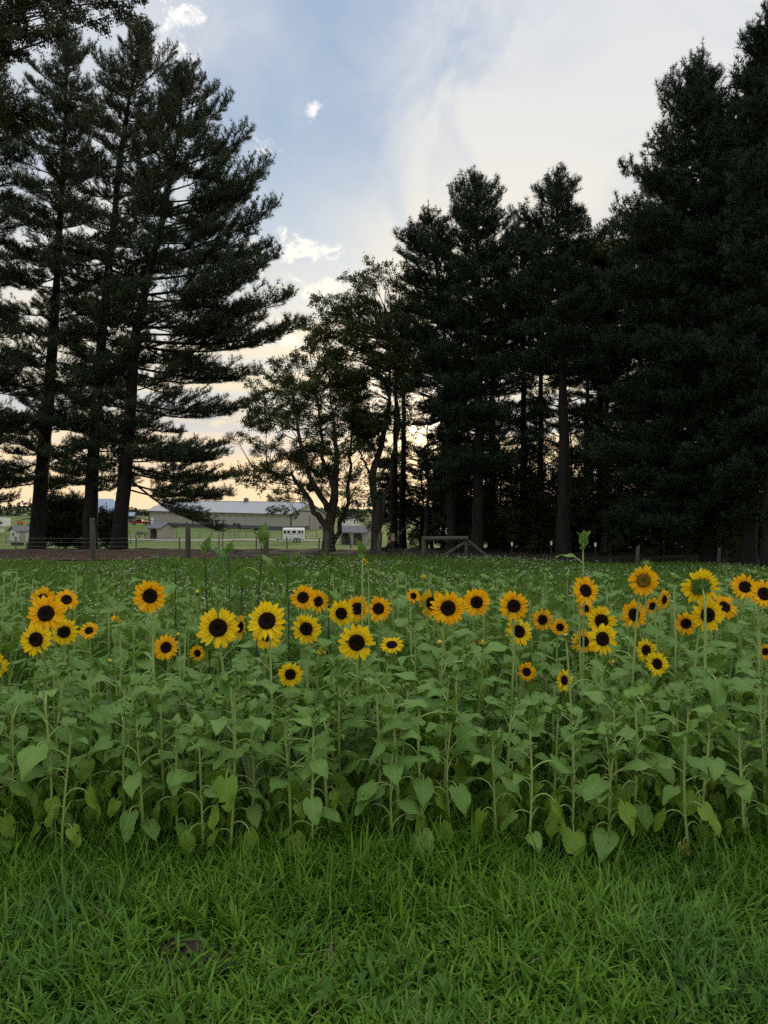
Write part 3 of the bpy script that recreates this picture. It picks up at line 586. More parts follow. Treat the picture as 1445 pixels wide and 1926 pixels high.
# ------------------------------------------------------------------ buildings and farm things
def at_ground(px, Y): x = gx(px, Y); return (x, Y, tzf(x, Y))
def riding_barn():
    Lb, W, H, RISE = 50.0, 18.0, 4.57, 2.9
    ux, uy = .9, -.436; ox, oy = gx(280, 221.9), 221.9
    z0 = gz(998, 200)+.78
    b = thing('riding_arena_barn', 'long tan metal barn with open strip under the eaves', 'barn', (ox, oy, z0), math.atan2(uy, ux))
    t = .2
    b.rotation_euler = (0, R(.9), math.atan2(uy, ux))
    for y0, y1, nm in ((0, t, 'front'), (W-t, W, 'back')):
        ob('wainscot', MB().box(0, y0-.03, -.9, Lb, y1+.03, 1.05).mesh('wainscot', M['wains']), b)
        n = 10
        for i in range(n):
            ob('wall_panel', MB().box(i*Lb/n+.012, y0, 1.05, (i+1)*Lb/n-.012, y1, 3.55).mesh('wall_panel', M['tan']), b)
        for i in range(22):
            x = i*(Lb-.2)/21; ob('eave_post', MB().box(x, y0+.02, 3.55, x+.2, y1-.02, 4.33).mesh('eave_post', M['cream']), b)
        for i in range(21): ob('light_panel', MB().box(i*(Lb-.2)/21+.2, y0+.09, 3.55, (i+1)*(Lb-.2)/21, y1-.09, 4.33).mesh('light_panel', M['poly']), b)
        ob('eave_rail', MB().box(.1, y0+.06, 3.88, Lb-.1, y1-.06, 3.98).mesh('eave_rail', M['cream']), b)
        ob('fascia', MB().box(-.1, y0-.04, 4.33, Lb+.1, y1+.04, 4.57).mesh('fascia', M['trimdk']), b)
    for x0, x1 in ((-.02, t-.02), (Lb-t+.02, Lb+.02)):
        ob('end_wainscot', MB().box(x0-.03, t+.05, -.9, x1+.03, W-t-.05, 1.05).mesh('end_wainscot', M['wains']), b)
        gw = MB().add([[x, y, z] for x in (x0, x1) for y, z in ((t, 1.05), (W-t, 1.05), (W-t, 4.5), (W/2, 4.5+RISE-.1), (t, 4.5))],
                      np.array([[0, 1, 6, 5], [1, 2, 7, 6], [2, 3, 8, 7], [3, 4, 9, 8], [4, 0, 5, 9]]))
        gw.f[(5, 0)] = [np.array([[4, 3, 2, 1, 0], [5, 6, 7, 8, 9]])]
        ob('gable_wall', gw.mesh('gable_wall', M['tan']), b)
    for x, y in ((-.09, -.09), (Lb-.11, -.09), (16.5, -.09)):
        ob('corner_trim', MB().box(x, y, -.5, x+.3, y+.3, 4.32).mesh('corner_trim', M['trimdk']), b)
    for d in range(2):
        ob('sliding_door', MB().box(Lb+.06, 9.5+d*2.6, .0, Lb+.16, 12.0+d*2.6, 3.9).mesh('sliding_door', M['greige']), b)
    for s in (0, 1):                                            # roof slopes with standing seams
        y0 = -.7 if s == 0 else W+.7; ze = H+.02-.7*RISE/(W/2)
        mb = MB(); k = 2
        V = [[-.6, y0, ze], [Lb+.6, y0, ze], [Lb+.6, W/2, H+RISE], [-.6, W/2, H+RISE]]
        V += [[v[0], v[1], v[2]+.16] for v in V]
        mb.add(V, [[0, 1, 2, 3], [7, 6, 5, 4], [0, 4, 5, 1], [1, 5, 6, 2], [2, 6, 7, 3], [3, 7, 4, 0]])
        for i in range(41):
            x = -.5+i*(Lb+1)/40
            mb.add([[x-.03, y0, ze+.15], [x+.03, y0, ze+.15], [x+.03, W/2, H+RISE+.15], [x-.03, W/2, H+RISE+.15], [x, y0, ze+.22], [x, W/2, H+RISE+.22]], [[0, 3, 5, 4], [1, 4, 5, 2]])
        ob('roof_slope', mb.mesh('roof_slope', M['roofm']), b)
    ob('ridge_cap', MB().box(-.6, W/2-.25, H+RISE+.1, Lb+.6, W/2+.25, H+RISE+.26).mesh('ridge_cap', M['roofm']), b)
    cu = ob('cupola', MB().box(28.2, W/2-.5, H+RISE, 29.2, W/2+.5, H+RISE+.8).mesh('cupola', M['shingle']), b)
    ob('cupola_roof', MB().add([[28.0, W/2-.7, H+RISE+.8], [29.4, W/2-.7, H+RISE+.8], [29.4, W/2+.7, H+RISE+.8], [28.0, W/2+.7, H+RISE+.8], [28.7, W/2, H+RISE+1.4]], [[0, 1, 4], [1, 2, 4], [2, 3, 4], [3, 0, 4]]).mesh('cupola_roof', M['shingle']), cu)
    ob('side_door', MB().box(1.0, -.1, .2, 2.0, -.04, 2.5).mesh('side_door', M['white']), b)
riding_barn()

def gable_building(name, label, cat, px, Y, w, d, h, rise, rz, wall, roof, openings=(), windows=(), doors=(), sink=.3, over=.3, group=None, trim=None):
    """front face along local x at y=0 under an eave; gables at both ends"""
    x, y, z = at_ground(px, Y); b = thing(name, label, cat, (x, y, z), rz, group); t = .12
    fr = MB(); xs = [0.0]
    for o in openings: xs += [o[0], o[1]]
    xs.append(w)
    for i in range(0, len(xs), 2): fr.box(xs[i], 0, -sink, xs[i+1], t, h)
    for o in openings:
        fr.box(o[0], 0, o[2], o[1], t, h)
        for s in (0, 1):                                        # angled corners of the opening
            x0 = o[0] if s == 0 else o[1]; dx = .3 if s == 0 else -.3
            fr.prism([(x0, o[2]-.35), (x0+dx, o[2]), (x0, o[2])][::1 if s else -1], .01, t-.01)
    ob('front_wall', fr.mesh('front_wall', wall), b)
    ob('back_wall', MB().box(0, d-t, -sink, w, d, h).mesh('back_wall', wall), b)
    for x0 in (0.0, w-t):
        g = MB(); V = [[x0+e, yy, zz] for e in (0, t) for yy, zz in ((t, -sink), (d-t, -sink), (d-t, h), (d/2, h+rise-.04), (t, h))]
        g.add(V, np.array([[0, 1, 6, 5], [1, 2, 7, 6], [2, 3, 8, 7], [3, 4, 9, 8], [4, 0, 5, 9]])); g.f[(5, 0)] = [np.array([[4, 3, 2, 1, 0], [5, 6, 7, 8, 9]])]
        ob('gable_wall', g.mesh('gable_wall', wall), b)
    ob('floor', MB().box(.1, .1, -sink, w-.1, d-.1, -.02).mesh('floor', M['soil']), b)
    sl = rise/(d/2)
    for s in (0, 1):
        y0 = -over if s == 0 else d+over; ze = h-over*sl+.03
        V = [[-over, y0, ze], [w+over, y0, ze], [w+over, d/2, h+rise+.03], [-over, d/2, h+rise+.03]]; V += [[v[0], v[1], v[2]+.1] for v in V]
        ob('roof_slope', MB().add(V, [[0, 1, 2, 3], [7, 6, 5, 4], [0, 4, 5, 1], [1, 5, 6, 2], [2, 6, 7, 3], [3, 7, 4, 0]]).mesh('roof_slope', roof), b)
        ob('barge_trim', MB().add([[w+over+.01, y0, ze-.04], [w+over+.06, y0, ze-.04], [w+over+.06, d/2, h+rise-.01], [w+over+.01, d/2, h+rise-.01], [w+over+.01, y0, ze+.13], [w+over+.06, y0, ze+.13], [w+over+.06, d/2, h+rise+.16], [w+over+.01, d/2, h+rise+.16]],
           [[0, 1, 2, 3], [7, 6, 5, 4], [0, 4, 5, 1], [1, 5, 6, 2], [2, 6, 7, 3], [3, 7, 4, 0]]).mesh('barge_trim', trim or M['trimdk']), b)
    for (face, a, c, z0, z1) in windows:
        def bx(m, e, i0): 
            if face == 'front': return MB().box(a-e, -.03-i0, z0-e, c+e, .02, z1+e).mesh('window', m)
            if face == 'left': return MB().box(-.03-i0, a-e, z0-e, .02, c+e, z1+e).mesh('window', m)
            return MB().box(w-.02, a-e, z0-e, w+.03+i0, c+e, z1+e).mesh('window', m)
        f = ob('window', bx(M['white'], .07, 0), b); ob('pane', bx(M['glass'], 0, .015), f)
    for (a, c, z1) in doors:
        ob('door', MB().box(a, -.04, 0, c, .03, z1).mesh('door', M['greige']), b)
    return b
gable_building('run_in_shed', 'small greige horse shelter with one dark doorway, grazing horse beside', 'shed', 278, 128, 3.1, 3.2, 1.95, .75, R(-30), M['greige'], M['shingle'], openings=[(.6, 2.2, 1.75)], group=None)
gable_building('run_in_shed', 'greige horse shelter with two dark bays near the crooked tree', 'shed', 638, 108.5, 4.3, 3.0, 1.85, .75, R(-24), M['greige'], M['shingle'], openings=[(.35, 1.75, 1.65), (2.3, 3.75, 1.65)])
gable_building('garden_shed', 'small cream shed with pale grey roof beside the pine trunk', 'shed', 31, 118, 2.4, 2.2, 1.6, .6, R(52), M['cream'], M['shingle'], windows=[('left', .75, 1.25, .75, 1.25)], doors=[(.6, 1.4, 1.5)])
gable_building('red_barn', 'old red barn with blue metal roof behind the pine trunks', 'barn', 178, 190, 9.5, 9, 4.2, 3.4, R(62), M['redbrick'], M['roofb'], windows=[('left', 3.5, 5.5, 1.2, 2.4)], sink=2)
gable_building('long_barn', 'low barn with light blue roof behind the pines', 'barn', 88, 205, 15, 8, 3.0, 2.3, R(-4), M['greige'], M['roofb'], windows=[('front', 2, 3, 1, 2), ('front', 6, 7, 1, 2)], sink=2)
gable_building('far_shed', 'small dark shed with pale blue roof beyond the parked pickup', 'shed', 232, 265, 3.6, 3, 2.3, 1, R(0), M['wains'], M['roofb'], sink=2)
gable_building('white_farmhouse', 'little white house on the far rise behind the horse shelter', 'house', 641, 250, 5.2, 3.5, 2.6, 1.0, R(-35), M['white'], M['shingle'], windows=[('right', .6, 1.2, .6, 1.9), ('right', 2.1, 2.7, .6, 1.9), ('front', 1, 2, .8, 1.9)], sink=2)
gable_building('far_house', 'pale low roofed building glimpsed through the wood', 'house', 800, 150, 5.0, 4, 2.6, .8, R(-5), M['white'], M['roofm'], windows=[('front', 2, 3, .8, 1.8)], sink=1.5)

def wheel(parent, x, y, z, r, w, rim=True):
    n = 14; a = np.linspace(0, 2*np.pi, n, endpoint=False)
    wl = ob('wheel', MB().tube([[x, y-w/2, z], [x, y-w/2+.02, z], [x, y+w/2-.02, z], [x, y+w/2, z]], [r*.9, r, r, r*.9], n).mesh('wheel', M['rubber']), parent)
    if rim: ob('rim', MB().tube([[x, y-w/2-.015, z], [x, y+w/2+.015, z]], r*.6, n).mesh('rim', M['chrome']), wl)
def horse_trailer():
    Y = 116; p = at_ground(553, Y); t = thing('horse_trailer', 'white horse trailer with small dark windows parked on grass', 'trailer', p, R(4))
    L, W, H = 3.3, 1.8, 2.15; b = MB()
    prof = [(-W/2, .38), (W/2, .38), (W/2, 1.95), (W/2-.12, 2.14), (W/2-.35, 2.22), (-W/2+.35, 2.22), (-W/2+.12, 2.14), (-W/2, 1.95)]
    k = len(prof); V = [[x, q[0], q[1]] for x in (-L/2, -L/2+.08, L/2-.08, L/2) for q in [(c[0]*(0.97 if abs(x) == L/2 else 1), c[1]) for c in prof]]
    F = [[r*k+i, r*k+(i+1) % k, (r+1)*k+(i+1) % k, (r+1)*k+i] for r in range(3) for i in range(k)]; b.add(V, F); b.f[(k, 0)] = [np.array([list(range(k))[::-1], [3*k+i for i in range(k)]])]
    ob('body', b.mesh('body', M['white']), t)
    for x0, x1 in ((-1.5, -1.16), (-.95, -.6), (-.2, .35), (.75, 1.05), (1.28, 1.46)):
        f = ob('window', MB().box(x0-.04, -W/2-.02, 1.38, x1+.04, -W/2+.03, 1.85).mesh('window', M['chrome']), t); ob('pane', MB().box(x0, -W/2-.035, 1.42, x1, -W/2, 1.81).mesh('pane', M['glass']), f)
    for x in (-.42, .62, 1.15): ob('door_seam', MB().box(x-.02, -W/2-.012, .5, x+.02, -W/2+.01, 1.95).mesh('door_seam', M['wains']), t)
    ob('rub_rail', MB().box(-L/2+.05, -W/2-.03, 1.2, L/2-.05, -W/2+.01, 1.26).mesh('rub_rail', M['chrome']), t)
    ob('skirt', MB().box(-L/2+.02, -W/2-.014, .36, L/2-.02, -W/2+.01, .46).mesh('skirt', M['wains']), t)
    ob('fender', MB().prism([(-.02, .62), (.15, .80), (.85, .80), (1.0, .62), (.93, .62), (.82, .74), (.18, .74), (.05, .62)][::-1], -W/2-.2, -W/2).mesh('fender', M['white']), t)
    for x in (.24, .72):
        for y in (-W/2-.06, W/2+.06): wheel(t, x, y, .31, .31, .2)
    ob('tongue', MB().tube([[-L/2, -.3, .42], [-L/2-1.0, 0, .42]], .05, 5).tube([[-L/2, .3, .42], [-L/2-1.0, 0, .42]], .05, 5).tube([[-L/2-.9, 0, 0], [-L/2-.9, 0, .6]], .04, 5).mesh('tongue', M['black']), t)
horse_trailer()
def flatbed():
    Y = 188; p = at_ground(470, Y); t = thing('flatbed_trailer', 'black gooseneck flatbed trailer parked along the barn wall', 'trailer', p, R(-14))
    ob('deck', MB().box(-2.8, -1.1, .75, 4.6, 1.1, .9).box(-2.8, -1.12, .62, 4.6, -1.0, .75).mesh('deck', M['black']), t)
    ob('gooseneck', MB().prism([(-2.8, .7), (-2.8, 1.9), (-4.3, 1.95), (-4.45, 1.3), (-4.3, 1.3), (-4.1, 1.7), (-3.3, 1.65), (-3.1, .7)], -.5, .5).mesh('gooseneck', M['black']), t)
    for x in (.6, 1.35):
        for y in (-1.0, 1.0): wheel(t, x, y, .36, .36, .24)
    ob('landing_jack', MB().box(-2.7, -.06, 0, -2.58, .06, .7).mesh('landing_jack', M['black']), t)
flatbed()
def vehicle(name, label, cat, px, Y, rz, paint, pickup):
    p = at_ground(px, Y); t = thing(name, label, cat, p, rz); W = .95
    prof = [(-2.75, .55), (2.75, .55), (2.75, 1.05), (2.72, 1.12), (.95, 1.15), (.75, 1.15), (-1.2, 1.15), (-2.55, 1.02), (-2.75, .9)] if pickup else [(-2.25, .4), (2.25, .4), (2.25, .95), (-2.1, .85), (-2.25, .7)]
    ob('body', MB().prism(prof, -W, W).mesh('body', paint), t)
    cab = [(-1.35, 1.12), (.85, 1.12), (.75, 1.80), (-.55, 1.85)] if pickup else [(-1.3, .85), (1.9, .93), (1.4, 1.45), (-.5, 1.5)]
    c = ob('cab', MB().prism(cab, -W+.08, W-.08).mesh('cab', paint), t)
    for y in (-W+.07, W-.09):
        for a, b_ in (((-.95, -.12), (.0, .7)) if pickup else ((-.9, .1), (.25, 1.4))):
            z0, z1 = (1.22, 1.72) if pickup else (.97, 1.38)
            ob('side_window', MB().prism([(a-.0, z0), (b_, z0), (b_-.03, z1), (a+(.35 if a < -.5 else .03), z1)], y, y+.02).mesh('side_window', M['glass']), c)
    for x in ((-1.75, 1.75) if pickup else (-1.4, 1.4)):
        for y in (-W+.05, W-.05): wheel(t, x, y, .37, .37, .25)
    for y in (-.7, .7): ob('headlight', MB().box(-2.80 if pickup else -2.3, y-.15, .75, -2.72 if pickup else -2.2, y+.15, .9).mesh('headlight', M['chrome']), t)
    ob('bumper', MB().box(-2.85 if pickup else -2.32, -W, .45, -2.74 if pickup else -2.24, W, .62).mesh('bumper', M['black']), t)
vehicle('pickup_truck', 'dark red pickup truck parked by the end of the metal barn', 'truck', 263, 226, R(6), M['redcar'], True)
vehicle('parked_car', 'white car parked before the red barn, glimpsed between pine trunks', 'car', 187, 165, R(10), M['white'], False)
def camper():
    Y = 140; p = at_ground(-8, Y); t = thing('camper_trailer', 'white camper with dark swoosh stripes, beside the cream garden shed', 'camper', p, R(0))
    ob('body', MB().prism([(-3.5, .55), (1.0, .55), (1.0, 1.7), (2.2, 1.7), (2.25, 3.2), (-3.5, 3.3)], -1.2, 1.2).mesh('body', M['white']), t)
    ob('stripe', MB().prism([(-.6, .9), (.4, 1.4), (2.0, 2.3), (2.0, 2.5), (.2, 1.7), (-.8, 1.1)], -1.225, -1.2).mesh('stripe', M['dark']), t)
    f = ob('window', MB().box(.9, -1.225, 2.2, 1.6, -1.2, 2.7).mesh('window', M['glass']), t)
    for x in (-1.2, -.4): wheel(t, x, -1.1, .36, .36, .24)
camper()
def cart():
    Y = 215; p = at_ground(39.5, Y); t = thing('orange_farm_wagon', 'small orange farm wagon far beyond the cream shed', 'wagon', p, R(5))
    ob('box', MB().prism([(-.75, .45), (.75, .45), (.85, 1.1), (-.85, 1.1)], -.5, .5).mesh('box', M['orange']), t)
    for x in (-.45, .45): wheel(t, x, -.5, .25, .25, .15, False)
cart()
def trough():
    Y = 100; p = at_ground(33, Y); t = thing('water_trough', 'low dark stock trough in the pasture below the cream shed', 'trough', p)
    a = np.linspace(0, 2*np.pi, 16, endpoint=False); r = [(.9*math.cos(q), .35*math.sin(q)) for q in a]
    mb = MB(); V = [[x, y, z] for z, s in ((0, .95), (.45, 1.0), (.45, .9), (.1, .85)) for x, y in [(u*s, v*s) for u, v in r]]
    mb.add(V, [[k*16+i, k*16+(i+1) % 16, (k+1)*16+(i+1) % 16, (k+1)*16+i] for k in range(3) for i in range(16)]); ob('tank', mb.mesh('tank', M['black']), t)
    ob('rim', MB().tube([[x, y, .45] for x, y in r+r[:1]], .03, 5).mesh('rim', M['chrome']), t)
trough()
def shelter_frame():
    Y = 185; p = at_ground(406, Y); t = thing('timber_shelter', 'open post shelter with thin flat roof before the metal barn', 'shelter', p, R(-3))
    ob('flat_roof', MB().box(-2.45, -1, 2.55, 2.45, 1, 2.72).mesh('flat_roof', M['trimdk']), t)
    for x in (-.1, 1.1, 1.35): ob('post', MB().box(x-.07, -.8, -.3, x+.07, -.66, 2.55).mesh('post', M['white']), t)
    ob('post', MB().box(-1.4, .7, -.3, -1.27, .84, 2.55).mesh('post', M['white']), t)
    ob('rail', MB().box(-1.3, -.78, .75, 1.1, -.72, .85).mesh('rail', M['white']), t)
shelter_frame()
def horse():
    Y = 126; p = at_ground(267, Y); h = thing('horse', 'grey horse grazing with head down beside the small shelter', 'horse', p, R(0))
    bm_v, bm_e, rad = [], [], []
    def chain(pts, root=None):
        prev = root
        for (x, y, z, rx, ry) in pts:
            bm_v.append((x, y, z)); rad.append((rx, ry)); i = len(bm_v)-1
            if prev is not None: bm_e.append((prev, i))
            prev = i
        return prev
    chain([(.45, 0, 1.15, .27, .27)]); 
    chain([(.15, 0, 1.08, .28, .30), (-.25, 0, 1.10, .27, .29), (-.55, 0, 1.18, .22, .24)], 0)
    chain([(-.80, 0, 1.05, .16, .15), (-1.0, 0, .75, .12, .11), (-1.12, 0, .50, .10, .09), (-1.16, 0, .28, .085, .07), (-1.17, 0, .12, .06, .06)], 3)
    for s in (-1, 1):
        chain([(-.5, .13*s, .85, .11, .11), (-.50, .14*s, .48, .06, .06), (-.51, .14*s, .12, .045, .045), (-.54, .14*s, .03, .06, .05)], 3)
        chain([(.52, .14*s, .85, .15, .14), (.48, .15*s, .62, .09, .09), (.62, .15*s, .45, .06, .06), (.58, .15*s, .12, .045, .045), (.55, .15*s, .03, .06, .05)], 0)
    me = bpy.data.meshes.new('body'); me.from_pydata(bm_v, bm_e, [])
    o = ob('body', me, h); sk = o.modifiers.new('skin', 'SKIN')
    for i, r_ in enumerate(rad): me.skin_vertices[0].data[i].radius = r_; me.skin_vertices[0].data[i].use_root = (i == 0)
    sub = o.modifiers.new('sub', 'SUBSURF'); sub.levels = 2; sub.render_levels = 2; me.materials.append(M['horse'])
    ob('mane', MB().tube([[-.52, 0, 1.42], [-.82, 0, 1.2], [-1.05, 0, .88]], [.05, .06, .03], 5).mesh('mane', M['mane']), h)
    ob('tail', MB().tube([[.7, 0, 1.25], [.82, 0, 1.05], [.84, 0, .5]], [.05, .08, .03], 6).mesh('tail', M['mane']), h)
    for s in (-1, 1): ob('ear', MB().tube([[-1.0, .07*s, .86], [-1.02, .09*s, 1.0]], [.03, .006], 4).mesh('ear', M['horse']), h)
horse()

# ------------------------------------------------------------------ fences, posts, poles
def post_mesh(r, h, cap=False, seed=0):
    r_ = np.random.default_rng(seed); mb = MB(); mb.tube([[0, 0, -.4], [0, 0, h*.5], [r*.2, 0, h]], [r, r*.97, r*.9], 8)
    mb.v[0][:, :2] += r_.normal(0, r*.06, (24, 2)); mb.v[0][16:24, 2] += np.linspace(-.04, .04, 8)
    return mb.mesh('post', M['wood'])
def fence(name, label, pts, heights, r, wires, group=None, wr=.004):
    p0 = pts[0]; f = thing(name, label, 'fence', (p0[0], p0[1], p0[2]), 0, group); o = np.array(p0)
    for i, (p, h) in enumerate(zip(pts, heights)):
        if h: ob('post', post_mesh(r, h, seed=i), f, np.array(p)-o, (R(random.uniform(-2, 2)), R(random.uniform(-2, 2)), random.uniform(0, 6)))
    hm = min([h for h in heights if h])
    for wv in np.linspace(.2, hm-.08, wires):
        ob('wire', MB().tube([np.array(p)-o+[0, 0, wv] for p in pts], wr, 3, 0, False).mesh('wire', M['wire']), f)
    return f
EP = [(-60, 22.4, 960), (175, 22.2, 975), (354, 22.5, 984), (500, 23.0, 992), (615, 23.4, 1000), (713, 24.0, 1003)]
pts = [at_ground(px, Y) for px, Y, r in EP]
fence('field_fence', 'weathered wooden post and wire fence along the pine straw bed', pts, [gz(r, Y)-p[2] for (px, Y, r), p in zip(EP, pts)], .085, 5)
fp = [at_ground(px, 76) for px in (-160, -60, 30, 110, 190, 256, 338, 412, 482, 540, 600, 660, 730, 800)]
fence('pasture_fence', 'far wire fence on short wooden posts across the green pasture', fp, [1.22]*len(fp), .075, 5, wr=.008)
fp = [at_ground(px, 134) for px in range(200, 720, 22)]
fence('paddock_fence', 'thin-posted paddock fence beyond the horse trailer and shelters', fp, [1.35]*len(fp), .05, 4, wr=.012)
fp = [at_ground(px, 108) for px in range(-40, 250, 26)]
fence('shed_paddock_fence', 'thin wire fence before the cream garden shed', fp, [1.2]*len(fp), .045, 4, wr=.010)
for px0, px1, lab in ((398, 412, 'narrow pipe gate in the paddock fence'), (417, 449, 'wide two-panel pipe gate in the paddock fence')):
    a, b = at_ground(px0, 131), at_ground(px1, 131); w = b[0]-a[0]; gt = thing('pipe_gate', lab, 'gate', a)
    for i, x in enumerate(np.linspace(0, w, 2 if w < 2 else 3)): ob('upright', MB().tube([[x, 0, 0], [x, 0, 1.4]], .045, 6).mesh('upright', M['wood']), gt)
    for z in (.25, .6, .95, 1.36): ob('pipe', MB().tube([[0, 0, z], [w, 0, z]], .03, 5).mesh('pipe', M['wire']), gt)
p = at_ground(418.5, 74); st = thing('steel_pole', 'tall thin black steel pole by the pasture fence', 'pole', p)
ob('shaft', MB().tube([[0, 0, -.3], [.12, 0, gz(979, 74)-p[2]]], [.05, .045], 8).mesh('shaft', M['black']), st)
ob('cap', MB().tube([[.12, 0, gz(979, 74)-p[2]], [.12, 0, gz(978, 74)-p[2]+.03]], [.06, .05], 8).mesh('cap', M['black']), st)
def brace():
    Y = 22.8; x0 = gx(797, Y); z0 = tzf(x0, Y); b = thing('fence_brace', 'wooden fence brace with crossbeam and two diagonal struts', 'fence', (x0, Y, z0))
    q = lambda px, py, dy=0: np.array([gx(px, Y)-x0, dy, gz(py, Y)-z0])
    ob('post', MB().tube([q(797, 1064), q(798, 1009)], .075, 8).mesh('post', M['wood']), b)
    ob('post', MB().tube([q(876, 1062), q(878, 1016)], .06, 8).mesh('post', M['wood']), b)
    ob('crossbeam', MB().tube([q(798, 1013, -.05), q(881, 1012, -.05)], [.07, .062], 8).mesh('crossbeam', M['wood']), b)
    ob('strut', MB().tube([q(822, 1054, .02), q(876, 1019, 0)], .05, 7).mesh('strut', M['wood']), b)
    ob('strut', MB().tube([q(880, 1017, -.02), q(922, 1051, .03)], .05, 7).mesh('strut', M['wood']), b)
brace()
for i, (px, r0, Y, lab) in enumerate(((963, 1021, 22.6, 'white-capped steel post beside the wooden fence brace'), (1037, 1019, 22.2, 'white-capped steel post by the thick bare pine trunk'), (1120, 1022, 21.6, 'white-capped steel post before the deep dark of the wood'))):
    p = at_ground(px, Y); t = thing('steel_fence_post', lab, 'post', p, 0, 'white-capped steel posts'); h = gz(r0, Y)-p[2]
    ob('shaft', MB().box(-.016, -.012, -.2, .016, .012, h).box(-.005, -.03, -.2, .005, -.012, h).mesh('shaft', M['black']), t)
    ob('cap', MB().box(-.022, -.035, h-.09, .022, .018, h+.02).mesh('cap', M['white']), t)
for px, r0, Y, rr, lab in ((1200, 1027, 20.6, .06, 'wooden fence post standing before the massive drooping pine'), (1353, 1030, 20.2, .055, 'wooden fence post before the ivy bush')):
    p = at_ground(px, Y); t = thing('fence_post', lab, 'post', p, 0, 'single wooden posts'); ob('shaft', post_mesh(rr, gz(r0, Y)-p[2], seed=5), t)
    ob('staple', MB().tube([[-.02, -rr-.005, .8], [.02, -rr-.005, .8]], .006, 4).mesh('staple', M['wire']), t)
p = (gx(739, 27.6), 27.6, gz(1017, 27.6)); t = thing('nest_box', 'small tan box fixed to a tree at the wood edge', 'box', p)
ob('shell', MB().box(-.07, 0, 0, .07, .12, .24).mesh('shell', M['tanbox']), t); ob('lid', MB().box(-.08, -.03, .24, .08, .13, .26).mesh('lid', M['tanbox']), t); ob('hole', MB().tube([[0, -.004, .16], [0, .01, .16]], .02, 10).mesh('hole', M['dark']), t)
ob('stake', MB().tube([[0, .14, gz(1040, 27.6)-p[2]-.3], [0, .14, .2]], .025, 6).mesh('stake', M['wood']), t)
def upole(px, Y, h, lab):
    p = at_ground(px, Y); t = thing('utility_pole', lab, 'pole', p, 0, 'utility poles'); ob('shaft', MB().tube([[0, 0, -.5], [0, 0, h]], [.17, .12], 8).mesh('shaft', M['wood']), t)
    ob('crossarm', MB().box(-1.1, -.06, h-.7, 1.1, .06, h-.56).mesh('crossarm', M['wood']), t)
    for x in (-1, 0, 1): ob('insulator', MB().tube([[x, 0, h-.56], [x, 0, h-.4]], .04, 6).mesh('insulator', M['white']), t)
    return p
upole(684, 330, 7.2, 'shorter utility pole on the skyline by the white house'); upole(690.5, 330, 9.0, 'taller utility pole on the skyline by the white house')
pa, pb = upole(235, 70, 6.6, 'utility pole hidden among the tall pine crowns'), upole(935, 70, 6.6, 'utility pole standing back inside the wood')
za, zb_ = gz(880, 70), gz(938, 70)
w = np.linspace(0, 1, 14); wp = np.stack([pa[0]+(pb[0]-pa[0])*w, np.full(14, 70.), za+(zb_-za)*w-1.0*4*w*(1-w)*.25], -1)
tag(ob('power_line', MB().tube(wp, .035, 4, 0, False).mesh('power_line', M['black'])), 'dark overhead power line sagging across the sunset sky', 'cable')
# far hedgerow on the horizon
def far_hedge():
    mb = MB(); k = 5200; x = rng.uniform(-420, 300, k); y = rng.uniform(560, 620, k); hgt = 5+4*np.abs(np.sin(x*.021+1))+2*np.sin(x*.11)
    z = tz(x, y)+rng.uniform(0, 1, k)**.8*hgt; P = np.stack([x, y, z], -1); d = unit(rng.normal(0, 1, (k, 3))); e = unit(np.cross(d, rng.normal(0, 1, (k, 3)))); s = rng.uniform(.9, 2.0, (k, 1))
    V = np.stack([P-d*s, P+e*s, P+d*s, P-e*s], 1).reshape(-1, 3); mb.add(V, np.arange(k*4).reshape(-1, 4))
    tag(ob('far_treeline', mb.mesh('far_treeline', M['dleaf2'])), 'distant dark treeline along the horizon', 'treeline', None, 'stuff')
far_hedge()
# ------------------------------------------------------------------ grass
def blades(mb, P, H, W, lean, curl=.6, m=0, tip=True):
    """curved tapering grass blades: P base points, H lengths, W widths, lean 0..1"""
    k = len(P); a = rng.uniform(0, 2*np.pi, k); d = np.stack([np.cos(a), np.sin(a), np.zeros(k)], -1); b = a+np.pi/2+rng.normal(0, .5, k)
    sd = np.stack([np.cos(b), np.sin(b), rng.normal(0, .15, k)], -1)*W[:, None]/2
    th0 = lean*rng.uniform(.0, 1, k); cv = curl*rng.uniform(.2, 1.6, k); lv = []; p = P.copy()
    for s, wd in ((0, .7), (.36, 1.0), (.70, .8)):
        lv.append((p.copy(), wd)); st = .36 if s == 0 else (.34 if s < .5 else .30); th = th0+cv*(s+.2)
        p = p+(d*np.sin(th)[:, None]+np.array([0, 0, 1.])*np.cos(th)[:, None])*(H*st)[:, None]
    V = np.stack([lv[0][0]-sd*lv[0][1], lv[0][0]+sd*lv[0][1], lv[1][0]-sd*lv[1][1], lv[1][0]+sd*lv[1][1], lv[2][0]-sd*lv[2][1], lv[2][0]+sd*lv[2][1], p], 1).reshape(-1, 3)
    o = np.arange(k)[:, None]*7; b0 = mb.n
    mb.add(V, np.concatenate([o+[0, 1, 3, 2], o+[2, 3, 5, 4]]), m); mb.f.setdefault((3, m), []).append(o+[4, 5, 6]+b0)
def scatter(n, x0, x1, y0, y1, clump=.0):
    x = rng.uniform(x0, x1, n); y = rng.uniform(y0, y1, n)
    if clump: 
        c = rng.integers(0, max(1, n//14), n); cx = rng.uniform(x0, x1, n//14+1); cyy = rng.uniform(y0, y1, n//14+1)
        use = rng.random(n) < clump; x = np.where(use, cx[c]+rng.normal(0, .035, n), x); y = np.where(use, cyy[c]+rng.normal(0, .035, n), y)
    return x, y
SOIL = (gx(352, 2.66), 2.66)
